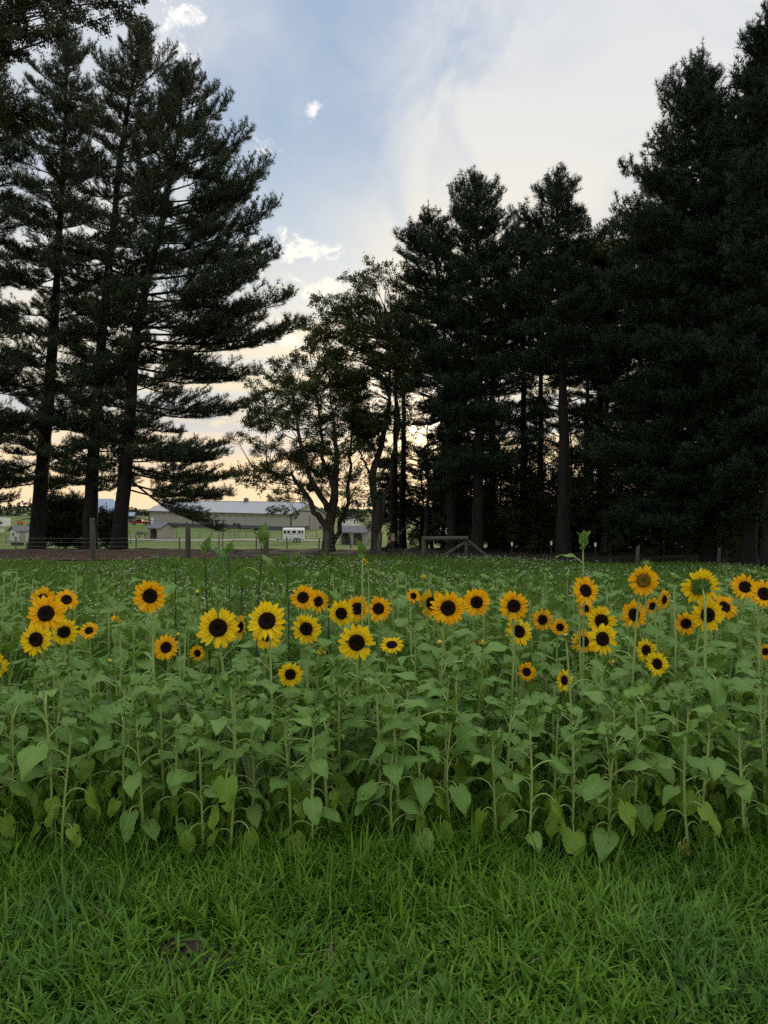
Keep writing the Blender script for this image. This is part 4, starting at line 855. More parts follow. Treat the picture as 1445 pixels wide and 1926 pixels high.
# lawn
mb = MB(); x, y = scatter(72000, -2.7, 2.7, 1.35, 3.75, .75)
k = ~(((x-SOIL[0])/.13)**2+((y-SOIL[1]+.02)/.10)**2 < 1+.5*np.sin(x*40)); x, y = x[k], y[k]
lowp = np.clip((y-1.9)/1.6, 0, 1)
tall = .085+.05*rng.random(len(x))+lowp**2*.07*rng.uniform(.4, 1.2, len(x))*(1+.35*np.sin(x*2.1+1))
blades(mb, np.stack([x, y, tz(x, y)], -1), tall*np.interp(y, [1.4, 2.2, 3.0], [.75, .95, 1.4])*(1+.5*np.sin(x*3.1+2)*np.sin(y*4.3))**.8, rng.uniform(.0045, .0135, len(x)), 1.1, 1.15)
tag(ob('lawn_grass', mb.mesh('lawn_grass', M['grass'])), 'mown bright green lawn grass before the sunflowers', 'grass', None, 'stuff')
# broad little weed leaves and dry straw in the lawn
mb = MB(); x, y = scatter(5200, -2.6, 2.6, 1.4, 3.6, .85)
blades(mb, np.stack([x, y, tz(x, y)+rng.uniform(0, .05, len(x))], -1), rng.uniform(.04, .09, len(x)), rng.uniform(.014, .030, len(x)), 1.3, 1.2)
tag(ob('lawn_weeds', mb.mesh('lawn_weeds', M['tallgrass'])), 'small broad-leaved weeds mixed into the lawn', 'weeds', None, 'stuff')
mb = MB(); x, y = scatter(900, -2.6, 2.6, 1.4, 3.8, .3)
blades(mb, np.stack([x, y, tz(x, y)+rng.uniform(.0, .06, len(x))], -1), rng.uniform(.06, .16, len(x)), rng.uniform(.002, .005, len(x)), 1.5, .5)
tag(ob('dry_straw', mb.mesh('dry_straw', M['straw_dry'])), 'dry tan grass stalks lying in the lawn', 'grass', None, 'stuff')
# tall grass at the plants' feet and between them
mb = MB(); x, y = scatter(15000, -3.0, 3.0, 2.75, 4.3, .8)
h = .85*np.clip(.14+.26*rng.random(len(x))+.10*np.sin(x*1.7-.5), .1, .6)*np.where(rng.random(len(x)) < .5+.35*np.sin(x*1.3-1.2), 1, .65)*np.clip((y-2.45)/.9, .3, 1)*.85
blades(mb, np.stack([x, y, tz(x, y)], -1), h*1.25*(1+.25*np.clip(-x, 0, 1)), rng.uniform(.005, .011, len(x)), .6, 1.25)
x, y = scatter(17000, -5.2, 5.2, 4.2, 8.2, .6)
blades(mb, np.stack([x, y, tz(x, y)], -1), .25+.35*rng.random(len(x)), rng.uniform(.007, .013, len(x)), .5, .6)
tag(ob('tall_grass', mb.mesh('tall_grass', M['tallgrass'])), 'long dark green grass growing among the sunflower stems', 'grass', None, 'stuff')
mb = MB(); n = 2600; c = rng.integers(0, 70, n); cx_ = np.concatenate([rng.uniform(-2.2, .1, 46), rng.uniform(-.2, 2.2, 24)]); cy_ = rng.uniform(2.85, 3.5, 70)
x = cx_[c]+rng.normal(0, .05, n); y = cy_[c]+rng.normal(0, .05, n)
blades(mb, np.stack([x, y, tz(x, y)], -1), rng.uniform(.14, .32, n), rng.uniform(.004, .008, n), .5, 1.3)
tag(ob('grass_tufts', mb.mesh('grass_tufts', M['grass'])), 'tall arching grass tufts where lawn meets sunflowers', 'grass', None, 'stuff')
# a few broad-bladed weeds and seed stalks rising through
mb = MB(); x, y = scatter(420, -2.6, 2.6, 3.5, 5.0, .9)
blades(mb, np.stack([x, y, tz(x, y)], -1), .45+.35*rng.random(len(x)), rng.uniform(.012, .022, len(x)), .35, .45)
tag(ob('broad_weeds', mb.mesh('broad_weeds', M['sleaf_dark'])), 'broad-bladed weeds between the sunflower stems', 'weeds', None, 'stuff')
# meadow behind the flowers
mb = MB(); n = 150000; y = 6.5+18.5*rng.random(n)**.85; x = rng.uniform(-1, 1, n)*(2.5+y*.62)
k = (y < edge_y(x)+.5*wob(x, y)+.2); x, y = x[k], y[k]
P = np.stack([x, y, tz(x, y)], -1); a = rng.uniform(0, 6.28, len(x)); h = rng.uniform(.06, .14, len(x))*(1+.4*np.sin(x*.9)*np.sin(y*.7)); w = .007+.0011*y
s_ = np.stack([np.cos(a), np.sin(a), 0*a], -1)*w[:, None]; t_ = np.stack([rng.normal(0, .06, len(x)), rng.normal(0, .06, len(x)), h], -1)
mb.add(np.stack([P-s_, P+s_, P+t_], 1).reshape(-1, 3), np.arange(len(x)*3).reshape(-1, 3))
tag(ob('meadow_grass', mb.mesh('meadow_grass', M['meadow'])), 'green clover meadow between sunflowers and trees', 'grass', None, 'stuff')
mb = MB(); n = 10000; y = 8+16.5*rng.random(n)**.7; x = rng.uniform(-1, 1, n)*(2.5+y*.6); nz_ = .5+.5*np.sin(x*.8+1.3*np.sin(y*.5))*np.sin(y*.9+.4*x)
k = (y < edge_y(x)+.3) & (rng.random(n) < .06+.94*np.clip(nz_*1.7-.5, 0, 1)); x, y = x[k], y[k]; P = np.stack([x, y, tz(x, y)+rng.uniform(.08, .17, len(x))], -1)
r_ = rng.uniform(.008, .017, (len(x), 1)); ring = [P+r_*np.array([[math.cos(q), math.sin(q), rng.uniform(-.3, .3)]]) for q in (0, 1.57, 3.14, 4.71)]
V = np.stack(ring+[P+r_*[[0, 0, .9]], P-r_*[[0, 0, .5]]], 1).reshape(-1, 3); o = np.arange(len(x))[:, None]*6
mb.add(V, np.concatenate([o+f for f in ([0, 1, 4], [1, 2, 4], [2, 3, 4], [3, 0, 4], [1, 0, 5], [2, 1, 5], [3, 2, 5], [0, 3, 5])]))
tag(ob('clover_blossom', mb.mesh('clover_blossom', M['clover'])), 'tiny white blossoms dotted over the meadow', 'flowers', None, 'stuff')
# taller weeds with white heads along the wood edge
mb = MB(); n = 900; x = rng.uniform(-12, 9, n); y = edge_y(x)-rng.random(n)*1.3; k = rng.random(n) < .25+.75*(np.sin(x*1.1)*np.sin(x*.37+1) > 0); x, y = x[k], y[k]
blades(mb, np.stack([x, y, tz(x, y)], -1), rng.uniform(.12, .32, len(x)), np.full(len(x), .014), .3, .4)
tag(ob('edge_weeds', mb.mesh('edge_weeds', M['meadow'])), 'taller weeds fringing the meadow by the fence', 'weeds', None, 'stuff')
# bare earth and the fallen leaf
sp_ = grid_mesh(np.linspace(SOIL[0]-.26, SOIL[0]+.26, 22), np.linspace(SOIL[1]-.2, SOIL[1]+.2, 18), lambda x, y: tz(x, y)+.012+.025*np.exp(-((x-SOIL[0])/.13)**2-((y-SOIL[1])/.1)**2)+.006*np.sin(x*90)*np.sin(y*80),
                lambda x, y: ((x-SOIL[0])/.25)**2+((y-SOIL[1])/.19)**2 < 1+.2*np.sin(x*50))
tag(ob('bare_soil', sp_.mesh('bare_soil', M['soil'], True)), 'small mound of bare brown earth in the lawn', None, None, 'structure')
def oak_leaf():
    n = 26; V = []; t = np.linspace(0, 1, n)
    out = [(a, .5*(.16+.34*abs(math.sin(a*3.2*math.pi+.3))**1.4)*math.sin(math.pi*min(1, a*.96+.03))**.5) for a in t]
    for a, w in out: V += [[a-.5, -w, .10*math.sin(a*5)+.25*w], [a-.5, 0, .06*math.sin(a*5)], [a-.5, w, .10*math.cos(a*4)*w+.2*w]]
    F = [[i*3+c, i*3+c+1, i*3+c+4, i*3+c+3] for i in range(n-1) for c in (0, 1)]
    Yl = 2.86; xl = gx(433, Yl); l = thing('fallen_leaf', 'curled brown oak leaf lying on the lawn', 'leaf', (xl, Yl, gz(1748, Yl)))
    ob('blade', MB().add(np.array(V)*[.10, .12, .10], F).mesh('blade', M['oakleaf'], True), l, (0, 0, 0), (R(50), R(20), R(50)))
    ob('stalk', MB().tube([[-.05, 0, 0], [-.085, .01, .012]], .0018, 4).mesh('stalk', M['oakleaf']), l, (0, 0, 0), (R(50), R(20), R(50)))
oak_leaf()

# ------------------------------------------------------------------ sunflowers
TT = np.linspace(0, 1, 15)**1.08; WW = np.interp(TT, [0, .06, .16, .28, .42, .58, .75, .90, 1.0], [.42, .84, 1.0, .99, .88, .68, .42, .17, .012])
def leaf_mesh(L, W, th0, th1, pet, seed, mats, narrow=1.0, pet_up=50):
    r_ = np.random.default_rng(seed); mb = MB(); mb.uv = []
    # petiole
    a0, a1 = R(pet_up), th0; s = np.linspace(0, 1, 6); ang = a0+(a1-a0)*s**1.3; dx = np.cumsum(np.cos(ang))*pet/6; dz = np.cumsum(np.sin(ang))*pet/6
    pp = np.stack([np.concatenate([[0], dx]), np.zeros(7), np.concatenate([[0], dz])], -1); mb.tube(pp, np.linspace(.0052, .0032, 7), 5, 1, False); mb.uv.append(np.zeros((mb.n, 2)))
    ss = np.array([-1, -.62, -.25, 0, .25, .62, 1.]); k = len(ss); end = pp[-1]
    th = th0+(th1-th0)*TT; cx_ = np.concatenate([[0], np.cumsum((np.cos(th[1:])+np.cos(th[:-1]))/2*np.diff(TT))])*L; cz = np.concatenate([[0], np.cumsum((np.sin(th[1:])+np.sin(th[:-1]))/2*np.diff(TT))])*L
    V, U = [], []; tw = r_.uniform(-.25, .25); ph = r_.uniform(0, 6); fold = r_.uniform(.10, .38)
    for i, t in enumerate(TT):
        tn = np.array([math.cos(th[i]), 0, math.sin(th[i])]); nr = np.array([-math.sin(th[i]), 0, math.cos(th[i])])
        for q in ss:
            sdw = q*WW[i]*W/2*narrow*(1+(.022*r_.normal()+.02*(-1)**i)*abs(q)**3); back = -.17*L*abs(q)**1.5*max(0, 1-t/.28)
            up = abs(sdw)*fold+.010*math.sin(t*9+ph+q*2)*abs(q)-.6*sdw*sdw/W; sy = sdw*math.cos(tw*t); up += sdw*math.sin(tw*t)
            V.append(end+np.array([cx_[i], 0, cz[i]])+tn*back+np.array([0, sy, 0])+nr*up); U.append([q, t])
    n = len(TT); hole = {(int(r_.integers(3, n-2)), int(r_.choice([0, 1, 4, 5]))) for _ in range(int(r_.choice([0, 0, 0, 1, 2])))}
    mb.add(V, [[i*k+j, i*k+j+1, (i+1)*k+j+1, (i+1)*k+j] for i in range(n-1) for j in range(k-1) if (i, j) not in hole], 0); mb.uv.append(np.array(U))
    return mb.mesh('leaf', mats, True)
LEAF = {'up': [], 'flat': [], 'mid': [], 'hang': [], 'yellow': [], 'dark': [], 'top': [], 'tip': []}
for i in range(7):
    mm = [M['sleaf'], M['stem']]; ml = [M['sleaf_low'], M['stem']]
    LEAF['flat'].append(leaf_mesh(.165, .118, R(22), R(-34), .12, 700+i, mm, 1, 42))
    LEAF['mid'].append(leaf_mesh(.172, .128, R(-18), R(-66), .145, 720+i, mm, 1, 55))
    LEAF['hang'].append(leaf_mesh(.160, .116, R(-58), R(-96), .15, 740+i, ml, 1, 58))
    LEAF['up'].append(leaf_mesh(.135, .088, R(52), R(4), .05, 760+i, mm, 1, 60))
    LEAF['dark'].append(leaf_mesh(.17, .115, R(50), R(8), .10, 780+i, [M['sleaf_dark'], M['stem_dark']], 1, 45))
    LEAF['top'].append(leaf_mesh(.15, .085, R(66), R(25), .05, 790+i, [M['sleaf_dark'], M['stem']], 1, 62)); LEAF['tip'].append(leaf_mesh(.12, .075, R(55), R(-12), .03, 810+i, mm, 1, 60))
for i in range(3): LEAF['yellow'].append(leaf_mesh(.105, .085, R(-75), R(-120), .09, 800+i, [M['sleaf_yellow'], M['stem']], 1, 50))
def petal_mesh(seed, mat):
    r_ = np.random.default_rng(seed); t = np.array([0, .12, .3, .5, .7, .86, .95, 1.0]); w = np.array([.45, .72, .95, 1.0, .86, .55, .28, .02])*.195
    V = []; cv = r_.uniform(-.18, .16); ph = r_.uniform(-.1, .1)
    for i in range(8):
        for q in (-1, -.5, 0, .5, 1): V.append([t[i], q*w[i]+ph*t[i]**2, cv*t[i]**2+.10*t[i]*(1-t[i])+.30*w[i]*abs(q)-.018*math.cos(q*9)])
    return MB().add(V, [[i*5+j, i*5+j+1, (i+1)*5+j+1, (i+1)*5+j] for i in range(7) for j in range(4)]).mesh('petal', mat, True)
PETAL = {'y': [petal_mesh(820+i, M['petal_y']) for i in range(7)], 'g': [petal_mesh(830+i, M['petal_g']) for i in range(7)]}
def bracts(mb, n, r0, r1, z0, z1, wd, m, seed):
    r_ = np.random.default_rng(seed)
    for i in range(n):
        a = 6.283*i/n+r_.uniform(-.2, .2); ca, sa = math.cos(a), math.sin(a); f = r_.uniform(.8, 1.15); rr = r0+(r1-r0)*f; zz = z0+(z1-z0)*f
        p = lambda r, s, z: [r*ca-s*sa, r*sa+s*ca, z]; rm = (r0+rr)/2; zm = (z0+zz)/2
        mb.add([p(r0, -wd*.6, z0), p(r0, wd*.6, z0), p(rm, wd, zm), p(rm, -wd, zm), p(rr, 0, zz+.02)], [[0, 1, 2, 3]], m); mb.f.setdefault((3, m), []).append(np.array([[3, 2, 4]])+mb.n-5)
def lathe(mb, prof, n, m):
    a = np.linspace(0, 2*np.pi, n, endpoint=False); k = len(prof)
    V = [[r*math.cos(q), r*math.sin(q), z] for r, z in prof for q in a]; mb.add(V, [[i*n+j, i*n+(j+1) % n, (i+1)*n+(j+1) % n, (i+1)*n+j] for i in range(k-1) for j in range(n)], m)
def head_mesh(dm, seed):                       # unit bloom: petals reach r=1; disc r=.44
    mb = MB(); lathe(mb, [(.001, .055), (.08, .05), (.16, .075), (.27, .10), (.36, .09), (.42, .045), (.445, -.01), (.44, -.05)], 24, 0)
    mb.v[0][:, 2] += np.random.default_rng(seed).normal(0, .010, len(mb.v[0]))
    lathe(mb, [(.43, -.04), (.42, -.10), (.30, -.17), (.14, -.22), (.08, -.30), (.075, -.36)], 16, 1)
    bracts(mb, 15, .40, .62, -.07, -.02, .065, 1, seed); bracts(mb, 13, .34, .58, -.14, -.16, .07, 1, seed+1); bracts(mb, 9, .22, .46, -.18, -.26, .07, 1, seed+2)
    return mb.mesh('flower_head', [dm, M['bract']], True)
HEAD = [head_mesh(M['disc'], 840), head_mesh(M['disc'], 843), head_mesh(M['disc_y'], 846)]
def bud_mesh(seed, core):                      # unit bud radius 1
    mb = MB(); lathe(mb, [(.001, .35), (.3, .34), (.55, .22), (.62, .0)], 12, 0); lathe(mb, [(.62, .02), (.72, -.2), (.55, -.55), (.2, -.75), (.16, -1.0)], 12, 1)
    bracts(mb, 12, .62, 1.0, -.1, .40, .17, 1, seed); bracts(mb, 11, .68, 1.15, -.3, .05, .18, 1, seed+1); bracts(mb, 8, .5, .95, -.5, -.45, .18, 1, seed+2)
    return mb.mesh('bud', [core, M['sepal']], True)
BUD = [bud_mesh(850, M['sepal']), bud_mesh(854, M['sepal']), bud_mesh(858, M['bud_y'])]
def stem_mesh(P, r0, r1, mat):
    P = np.asarray(P); s = np.linspace(0, 1, 11); u = np.linspace(0, 1, len(P)); Q = np.stack([np.interp(s, u, P[:, c]) for c in range(3)], -1)
    Q[1:-1] = (Q[:-2]+2*Q[1:-1]+Q[2:])/4
    return MB().tube(Q, r0+(r1-r0)*s, 7).mesh('stem', mat, True), Q
NL = [0]
def plant(label, x, y, top, group, kind='leafy', R_=.0, nrm=None, pal='g', head=0, rd=None, nleaf=None, low=.08, dark=False, npet=(17, 16), openf=1.0, lean=None, cat='sunflower'):
    """one sunflower: root at (x,y); top = world position of the head centre or growing tip"""
    z0 = tzf(x, y); root = thing('sunflower', label, cat, (x, y, z0), 0, group); o = np.array([x, y, z0]); T = np.array(top, float)-o
    n = np.array(nrm if nrm is not None else (0, 0, 1.)); n = n/np.linalg.norm(n)
    back = T-n*(R_*.33 if kind == 'bloom' else R_*.9)
    H = back[2]; bend = np.array([rd.uniform(-.02, .02), rd.uniform(-.02, .02), 0])
    hn = n if kind != 'leafy' else np.array([0, 0, 1.])
    nk = back-hn*np.array([1, 1, .3])*(.05 if kind != 'leafy' else 0)-np.array([0, 0, .055])
    pts = [[0, 0, -.06], list(nk*[.22, .22, .25]+bend), list(nk*[.5, .5, .5]+bend*1.4), list(nk*[.8, .8, .78]+bend), list(nk), list(back)]
    r0 = rd.uniform(.0068, .0102)*(1.1 if kind == 'bloom' else .9)*(.6 if dark else 1)
    me, Q = stem_mesh(pts, r0, r0*.55 if kind != 'leafy' else .004, M['stem_dark'] if dark else M['stem'])
    ob('stem', me, root)
    # leaves up the stem in golden-angle order
    nl = nleaf or int(H/.047); az = rd.uniform(0, 6.28); hs = np.linspace(low, .86 if kind == 'bloom' else .93 if kind != 'leafy' else .99, nl)
    for i, f in enumerate(hs):
        az += 2.4+rd.uniform(-.4, .4); zz = f*H; c = [np.interp(zz, Q[:, 2], Q[:, 0]), np.interp(zz, Q[:, 2], Q[:, 1]), zz]
        s = rd.uniform(.52, .92)
        if dark: k = rd.choice(['dark', 'dark', 'mid']) if f < .93 else 'top'; s *= 1.1 if f < .9 else .8
        elif f > .93: k = 'up' if kind != 'leafy' else 'tip'; s *= .8
        elif f > .72: k = rd.choice(['flat', 'flat', 'up']); s *= .92
        elif f > .52: k = rd.choice(['mid', 'flat', 'mid'])
        elif f > .22: k = rd.choice(['hang', 'mid', 'hang', 'hang']); s *= .98
        else: k = rd.choice(['hang', 'hang', 'yellow']) if rd.random() < .7 else 'hang'; s *= .85
        if k == 'yellow' and rd.random() < .25: k = 'hang'
        if any(abs(CX+(x+c[0]+math.cos(az)*u*s)/(y+c[1]+math.sin(az)*u*s)*FPX-q[0]) < q[2]*.46+7 and abs(HZ+(EYE-z0-zz-up)/(y+c[1]+math.sin(az)*u*s)*FPX-q[1]) < q[2]*.46+9
               for q, D_ in zip(BL, BD) if D_ > y+c[1]+math.sin(az)*.2-.03 for u, up in ((.10, .05), (.18, .05), (.18, -.03), (.27, -.02), (.22, -.09))): continue   # leave the blooms clear
        ob('leaf', rd.choice(LEAF[k]), root, c, (R(rd.uniform(-22, 22)), R(rd.uniform(-18, 18)), az), s); NL[0] += 1
    if kind == 'leafy':
        for j in range(3): ob('leaf', rd.choice(LEAF['top' if nleaf == 13 else 'tip']), root, Q[-1]-[0, 0, .008*j], (R(rd.uniform(-15, 15)), R(rd.uniform(-18, 5)), az+j*2.1), rd.uniform(.4, .65) if nleaf != 13 else rd.uniform(.5, .8))
    else:
        rot = Vector(n).to_track_quat('Z', 'Y').to_euler()
        if kind == 'bloom':
            hd = ob('flower_head', HEAD[head], root, T, rot, R_)
            off = rd.uniform(0, 6)
            for lay, cnt in enumerate(npet):
                for i in range(cnt):
                    if rd.random() < .05: continue
                    a = off+6.283*(i+.5*lay)/cnt+rd.uniform(-.11, .11); rr = .38
                    tl = R(rd.uniform(-14, 14)+(10 if lay == 0 else -6))*1.0+R(62)*(1-openf)
                    sx = (rd.uniform(.52, .68))*(.98 if lay == 0 else 1.05)*(.55+.45*openf)
                    ob('petal', rd.choice(PETAL[pal]), hd, (rr*math.cos(a), rr*math.sin(a), -.03-.035*lay), (R(rd.uniform(-22, 22)), -tl, a), (sx, sx*rd.uniform(.85, 1.15), sx))
        else:
            bd = ob('bud', BUD[head], root, T, rot, R_)
            if kind == 'opening':
                for i in range(9):
                    a = rd.uniform(0, 6.28); ob('petal', rd.choice(PETAL[pal]), bd, (.5*math.cos(a), .5*math.sin(a), .1), (R(rd.uniform(-20, 20)), -R(rd.uniform(15, 55)), a), rd.uniform(.7, 1.1))
    return root
def face(yaw, pitch): y_, p_ = R(yaw), R(pitch); return (math.sin(y_)*math.cos(p_), -math.cos(y_)*math.cos(p_), math.sin(p_))
# blooms read from the photograph: x, y, diameter px, colour, yaw, pitch, distance factor
BL = [  # label None -> by look
 (86, 1154, 66, 'g', 5, 8, 1.06, 'big golden sunflower in the corner cluster of four'), (80, 1128, 50, 'g', 0, 20, 1.25, 'golden sunflower peeping over the big corner cluster bloom'),
 (67, 1203, 60, 'y', 0, 5, .97, 'lemon sunflower at the foot of the corner cluster'), (125, 1128, 42, 'g', 35, 25, 1.05, 'small golden sunflower topping the corner cluster'),
 (120, 1189, 50, 'y', 18, 5, 1.0, 'lemon sunflower beside the lowest bloom of the corner cluster'), (167, 1186, 34, 'g', 0, 40, 1.0, None), (282, 1121, 60, 'g', 15, 5, 1.0, 'large golden sunflower standing alone above the leaves'),
 (312, 1218, 46, 'g', 0, 5, .95, 'golden sunflower low beside a smaller golden one'), (371, 1229, 30, 'g', 0, 10, 1.0, None), (410, 1181, 74, 'y', 5, 5, 1.0, 'largest lemon sunflower, an edge-on golden one behind'),
 (452, 1180, 46, 'g', 75, 0, 1.1, 'golden sunflower seen edge-on behind the largest lemon one'), (-10, 1252, 46, 'y', 10, 10, 1.0, 'lemon sunflower at the very end of the front row'),
 (502, 1168, 72, 'y', 0, 12, 1.0, 'tall lemon sunflower masking a second bloom beneath it'), (503, 1194, 56, 'y', 0, -10, 1.12, 'lemon sunflower mostly masked by the bloom above it'),
 (570, 1124, 47, 'g', -5, 8, 1.0, 'golden sunflower, front one of a close golden pair'), (598, 1131, 43, 'g', 30, 8, 1.12, 'golden sunflower tucked behind its golden twin'),
 (642, 1154, 49, 'y', 0, 5, 1.0, 'lemon sunflower overlapping a golden one'), (672, 1145, 50, 'g', 15, 5, 1.12, 'golden sunflower overlapped by a lemon one'), (712, 1145, 48, 'g', 0, 5, 1.05, 'golden star-shaped sunflower beside the mixed pair'),
 (576, 1183, 55, 'y', 0, 5, .98, 'round lemon sunflower below the golden pair'), (671, 1209, 67, 'y', 0, 3, .97, 'big low lemon sunflower with clean pointed petals'), (737, 1213, 46, 'y', 5, 48, 1.0, 'small lemon sunflower tipped up to the sky'),
 (546, 1269, 45, 'y', 5, 5, .80, 'lowest small lemon sunflower in the front row'), (778, 1121, 27, 'g', 10, 5, 1.0, None), (812, 1135, 52, 'g', -15, 5, 1.14, 'golden sunflower half behind the widest golden one'),
 (843, 1144, 63, 'g', 0, 5, 1.02, 'widest golden sunflower in the middle of the field'), (897, 1133, 51, 'g', 5, 8, 1.02, 'golden sunflower beside the widest golden one'), (967, 1140, 54, 'g', 5, 5, 1.0, 'golden sunflower just above an upward-tipped lemon one'),
 (977, 1188, 52, 'y', 12, 32, 1.0, 'lemon sunflower just below a golden one, tipped upward'), (1021, 1166, 41, 'g', -5, 10, 1.1, None), (1054, 1180, 32, 'g', 0, 10, 1.0, None),
 (1102, 1111, 53, 'g', 5, 8, 1.05, 'tall golden sunflower next to the leafy pointed shoot'), (1102, 1145, 31, 'g', 10, 10, 1.25, 'small golden sunflower below the tall golden one'), (1132, 1168, 54, 'y', 0, 15, 1.1, 'lemon sunflower rising behind another lemon one'),
 (1134, 1202, 58, 'y', 0, 0, 1.0, 'lemon sunflower in front of two others'), (1098, 1207, 44, 'g', -10, 5, 1.08, 'golden sunflower half behind two lemon ones'), (1193, 1156, 51, 'g', 0, 5, 1.1, 'flat-faced golden sunflower below the yellow-centred bloom'),
 (1211, 1092, 57, 'G', 0, 5, 1.0, 'golden sunflower with a yellow centre instead of dark'), (1250, 1128, 37, 'g', 38, 0, 1.0, 'small golden sunflower turned sideways'), (1228, 1140, 32, 'g', 15, 0, 1.2, None),
 (1318, 1103, 68, 'B', 175, 8, 1.0, 'lemon sunflower facing away, showing its green back'), (1332, 1157, 61, 'y', 5, 5, .98, 'lemon sunflower right before the one facing away'), (1364, 1141, 48, 'g', 10, 25, 1.1, 'golden sunflower showing only upper petals'),
 (1291, 1173, 43, 'g', -5, 5, 1.1, None), (1402, 1104, 48, 'g', -5, 10, 1.05, 'golden sunflower standing clear before the dark wood'), (1438, 1117, 54, 'g', -10, 5, 1.0, 'golden sunflower at the wood end of the patch'),
 (1216, 1223, 42, 'y', 15, 10, .98, 'lemon sunflower behind its low lemon twin'), (1237, 1249, 44, 'y', 12, 5, .88, 'low lemon sunflower before its twin'), (991, 1264, 35, 'g', 0, 15, .95, None), (1062, 1280, 40, 'y', 35, 0, .85, 'low lemon sunflower turned aside'), (1441, 1226, 30, 'g', 0, 5, 1.0, None)]
BUDS = [(219, 1169, 24, 1), (371, 1113, 18, 2), (243, 1136, 24, 0), (206, 1243, 18, 2), (335, 1193, 15, 2), (345, 1171, 25, 0), (604, 1226, 19, 1), (687, 1057, 15, 1), (799, 1088, 15, 1), (827, 1208, 22, 2), (908, 1211, 24, 1),
        (687, 1258, 18, 0), (684, 1302, 17, 0), (729, 1233, 17, 0), (1148, 1246, 18, 1), (1349, 1211, 14, 1), (1216, 1061, 28, 0), (1151, 1090, 23, 0), (1418, 1078, 22, 0), (1440, 1082, 22, 0), (1004, 1111, 24, 0),
        (1273, 1087, 24, 0), (860, 1084, 24, 0), (916, 1088, 24, 0), (963, 1094, 22, 0), (1064, 1194, 18, 2), (774, 1170, 18, 0), (880, 1218, 24, 0), (100, 1215, 16, 0), (1240, 1108, 22, 0)]
BD = [min(max(min(max(.165*FPX/q[2], 3.75), 4.9)*q[6], 3.62), 6.0) for q in BL]
rd = random.Random(5); PL = []; BLAB = []; SP = 'sunflowers in bloom'
for (px, py, d, colr, yaw, pit, fac, lab) in BL:
    D = min(max(.165*FPX/d, 3.75), 4.9)*fac; D = min(max(D, 3.62), 6.0); Rr = d*D/FPX/2*1.06
    P_ = np.array([gx(px, D), D, gz(py, D)]); yaw += rd.uniform(-14, 14)*(colr != 'B'); pit += rd.uniform(-12, 12); n = face(yaw, pit); pal = 'y' if colr in 'yB' else 'g'
    if lab is None: lab = 'small golden sunflower among the taller leaves of the patch'
    bx_, by_ = P_[0]+rd.uniform(-.05, .05)-n[0]*.04, max(3.58, P_[1]-n[1]*.06+rd.uniform(-.02, .05))
    pl_ = plant(lab, bx_, by_, P_, SP, 'bloom', Rr, n, pal, {'G': 2}.get(colr, rd.choice([0, 1])), rd)
    PL.append((bx_, by_))
    if not lab.startswith('small golden sunflower among'): BLAB.append((bx_, by_, lab))
for (px, py, d, kd) in BUDS:
    D = rd.uniform(3.75, 4.6) if py > 1150 else rd.uniform(4.6, 5.8); Rr = d*D/FPX/2*.72; P_ = np.array([gx(px, D), D, gz(py, D)])
    n = face(rd.uniform(-40, 40), rd.uniform(25, 80)); bx_, by_ = P_[0]+rd.uniform(-.05, .05), D+rd.uniform(0, .05)
    plant(('sunflower carrying a closed spiky green bud', 'sunflower bud just opening with first golden petals', 'sunflower with a green bud showing a yellow heart')[kd], bx_, by_, P_, 'sunflowers in bud',
          ('bud', 'opening', 'bud')[kd], Rr, n, 'g', (rd.choice([0, 1]), rd.choice([0, 1]), 2)[kd], rd); PL.append((bx_, by_))
for (px, py, D, lab, dk) in ((385, 1042, 5.0, 'tall dark-stemmed sunflower shoot near the field fence', True), (430, 1040, 5.1, 'dark-stemmed sunflower shoot with upright paired leaves', True), (492, 1022, 4.6, 'tallest dark-stemmed sunflower shoot with two large raised leaves', True),
                             (540, 1062, 5.3, 'dark-stemmed sunflower shoot beside the tallest one', True), (682, 1046, 4.4, 'tall pale-stemmed sunflower shoot with broad spreading leaves', False), (455, 1075, 5.6, 'dark-stemmed sunflower shoot between taller shoots and the golden pair', True), (620, 1066, 5.6, 'dark-stemmed broad-leaved shoot beyond the golden pair', True), (330, 1072, 5.8, 'dark-stemmed leafy shoot behind the half-hidden golden bloom', True), (1097, 1030, 4.8, 'pointed leafy sunflower shoot rising against the dark wood', False)):
    P_ = np.array([gx(px, D), D, gz(py, D)])
    plant(lab, P_[0]+rd.uniform(-.05, .05), D, P_, 'tall leafy shoots', 'leafy', 0, None, 'g', 0, rd, nleaf=13, dark=dk, low=.2); PL.append((P_[0], D))
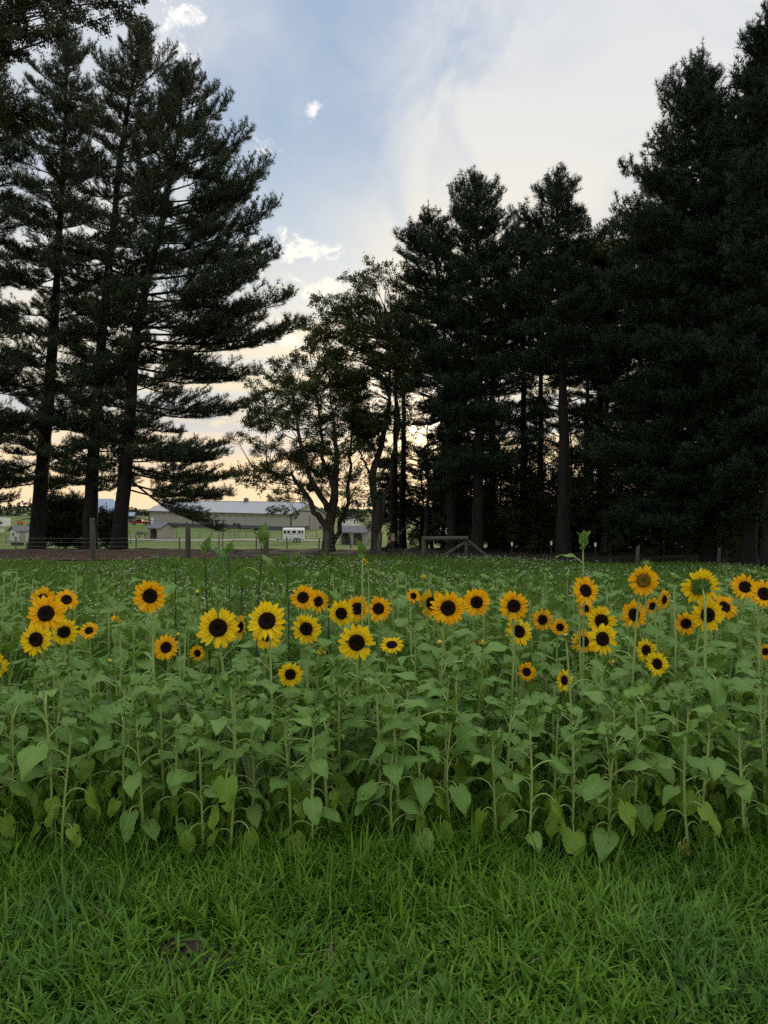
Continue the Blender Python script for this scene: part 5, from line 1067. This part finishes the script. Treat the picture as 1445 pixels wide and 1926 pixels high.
def near_label(what, x, y):
    d = [(math.hypot(x-a, y-c), a, c, l) for a, c, l in BLAB]; q = min(d)
    if q[0] > .55: return what+(' along the lawn edge of the patch' if y < 4.0 else ' in the back rows beside the meadow' if y > 5.4 else ' in the middle rows of the patch')
    rel = 'close behind' if y > q[2]+.12 else 'close before' if y < q[2]-.12 else 'beside'
    w = (what+' '+rel+' the '+q[3]).split()
    w = w if len(w) <= 16 else (what+' '+rel+' the '+q[3].split(',')[0]).split()
    return ' '.join(w if len(w) <= 16 else w[:16])
# remaining leafy plants: front row dense, rows behind
GPL = 'leafy sunflower plants of the patch'
yrow = 3.32; cnt = 0
while yrow < 7.2:
    half = yrow*.53+.55; sp = .135 if yrow < 4.1 else (.27 if yrow < 4.6 else .30); xx = -half+rd.uniform(0, sp)
    while xx < half:
        x_ = xx+rd.uniform(-.08, .08); y_ = yrow+rd.uniform(-.09, .09); xx += sp
        if any((x_-a)**2+(y_-b)**2 < .0042 for a, b in PL): continue
        Ht = rd.uniform(.55, .85) if yrow < 3.5 else rd.uniform(.70, .92) if yrow < 4.0 else min(rd.uniform(.88, 1.12), EYE-(1083-HZ+rd.uniform(-22, 22))/FPX*yrow)
        pxx = CX+x_/y_*FPX                                     # stay below the blooms that stand behind
        rows_ = [q[1]+q[2]*.5+24 for q, D_ in zip(BL, BD) if D_ > y_-.06 and abs(q[0]-pxx) < q[2]*.5+66]
        if rows_: Ht = min(Ht, EYE-(max(rows_)-HZ)/FPX*y_-.05)
        if Ht < .30: continue
        T_ = (x_+rd.uniform(-.03, .03), y_+rd.uniform(-.05, .05), Ht)
        bud = rd.random() < (.5 if yrow < 4.7 else .25)
        plant(near_label('flowerless sunflower' if not bud else 'green-budded sunflower', x_, y_), x_, y_, T_, GPL if not bud else 'sunflowers in bud', 'bud' if bud else 'leafy', .016 if bud else 0, face(rd.uniform(-50, 50), rd.uniform(30, 85)) if bud else None, 'g', rd.choice([0, 1]), rd,
              nleaf=(None if yrow < 4.7 else 9), low=(.10 if yrow < 4.7 else .45), dark=(yrow > 4.9 and not bud and rd.random() < .04)); PL.append((x_, y_)); cnt += 1
    yrow += .28 if yrow < 4.6 else .40
print('sunflowers', len(PL), 'leaves', NL[0], 'boughs', NB[0], 'objects', len(C.objects), 'tris', sum(len(m.polygons) for m in bpy.data.meshes))
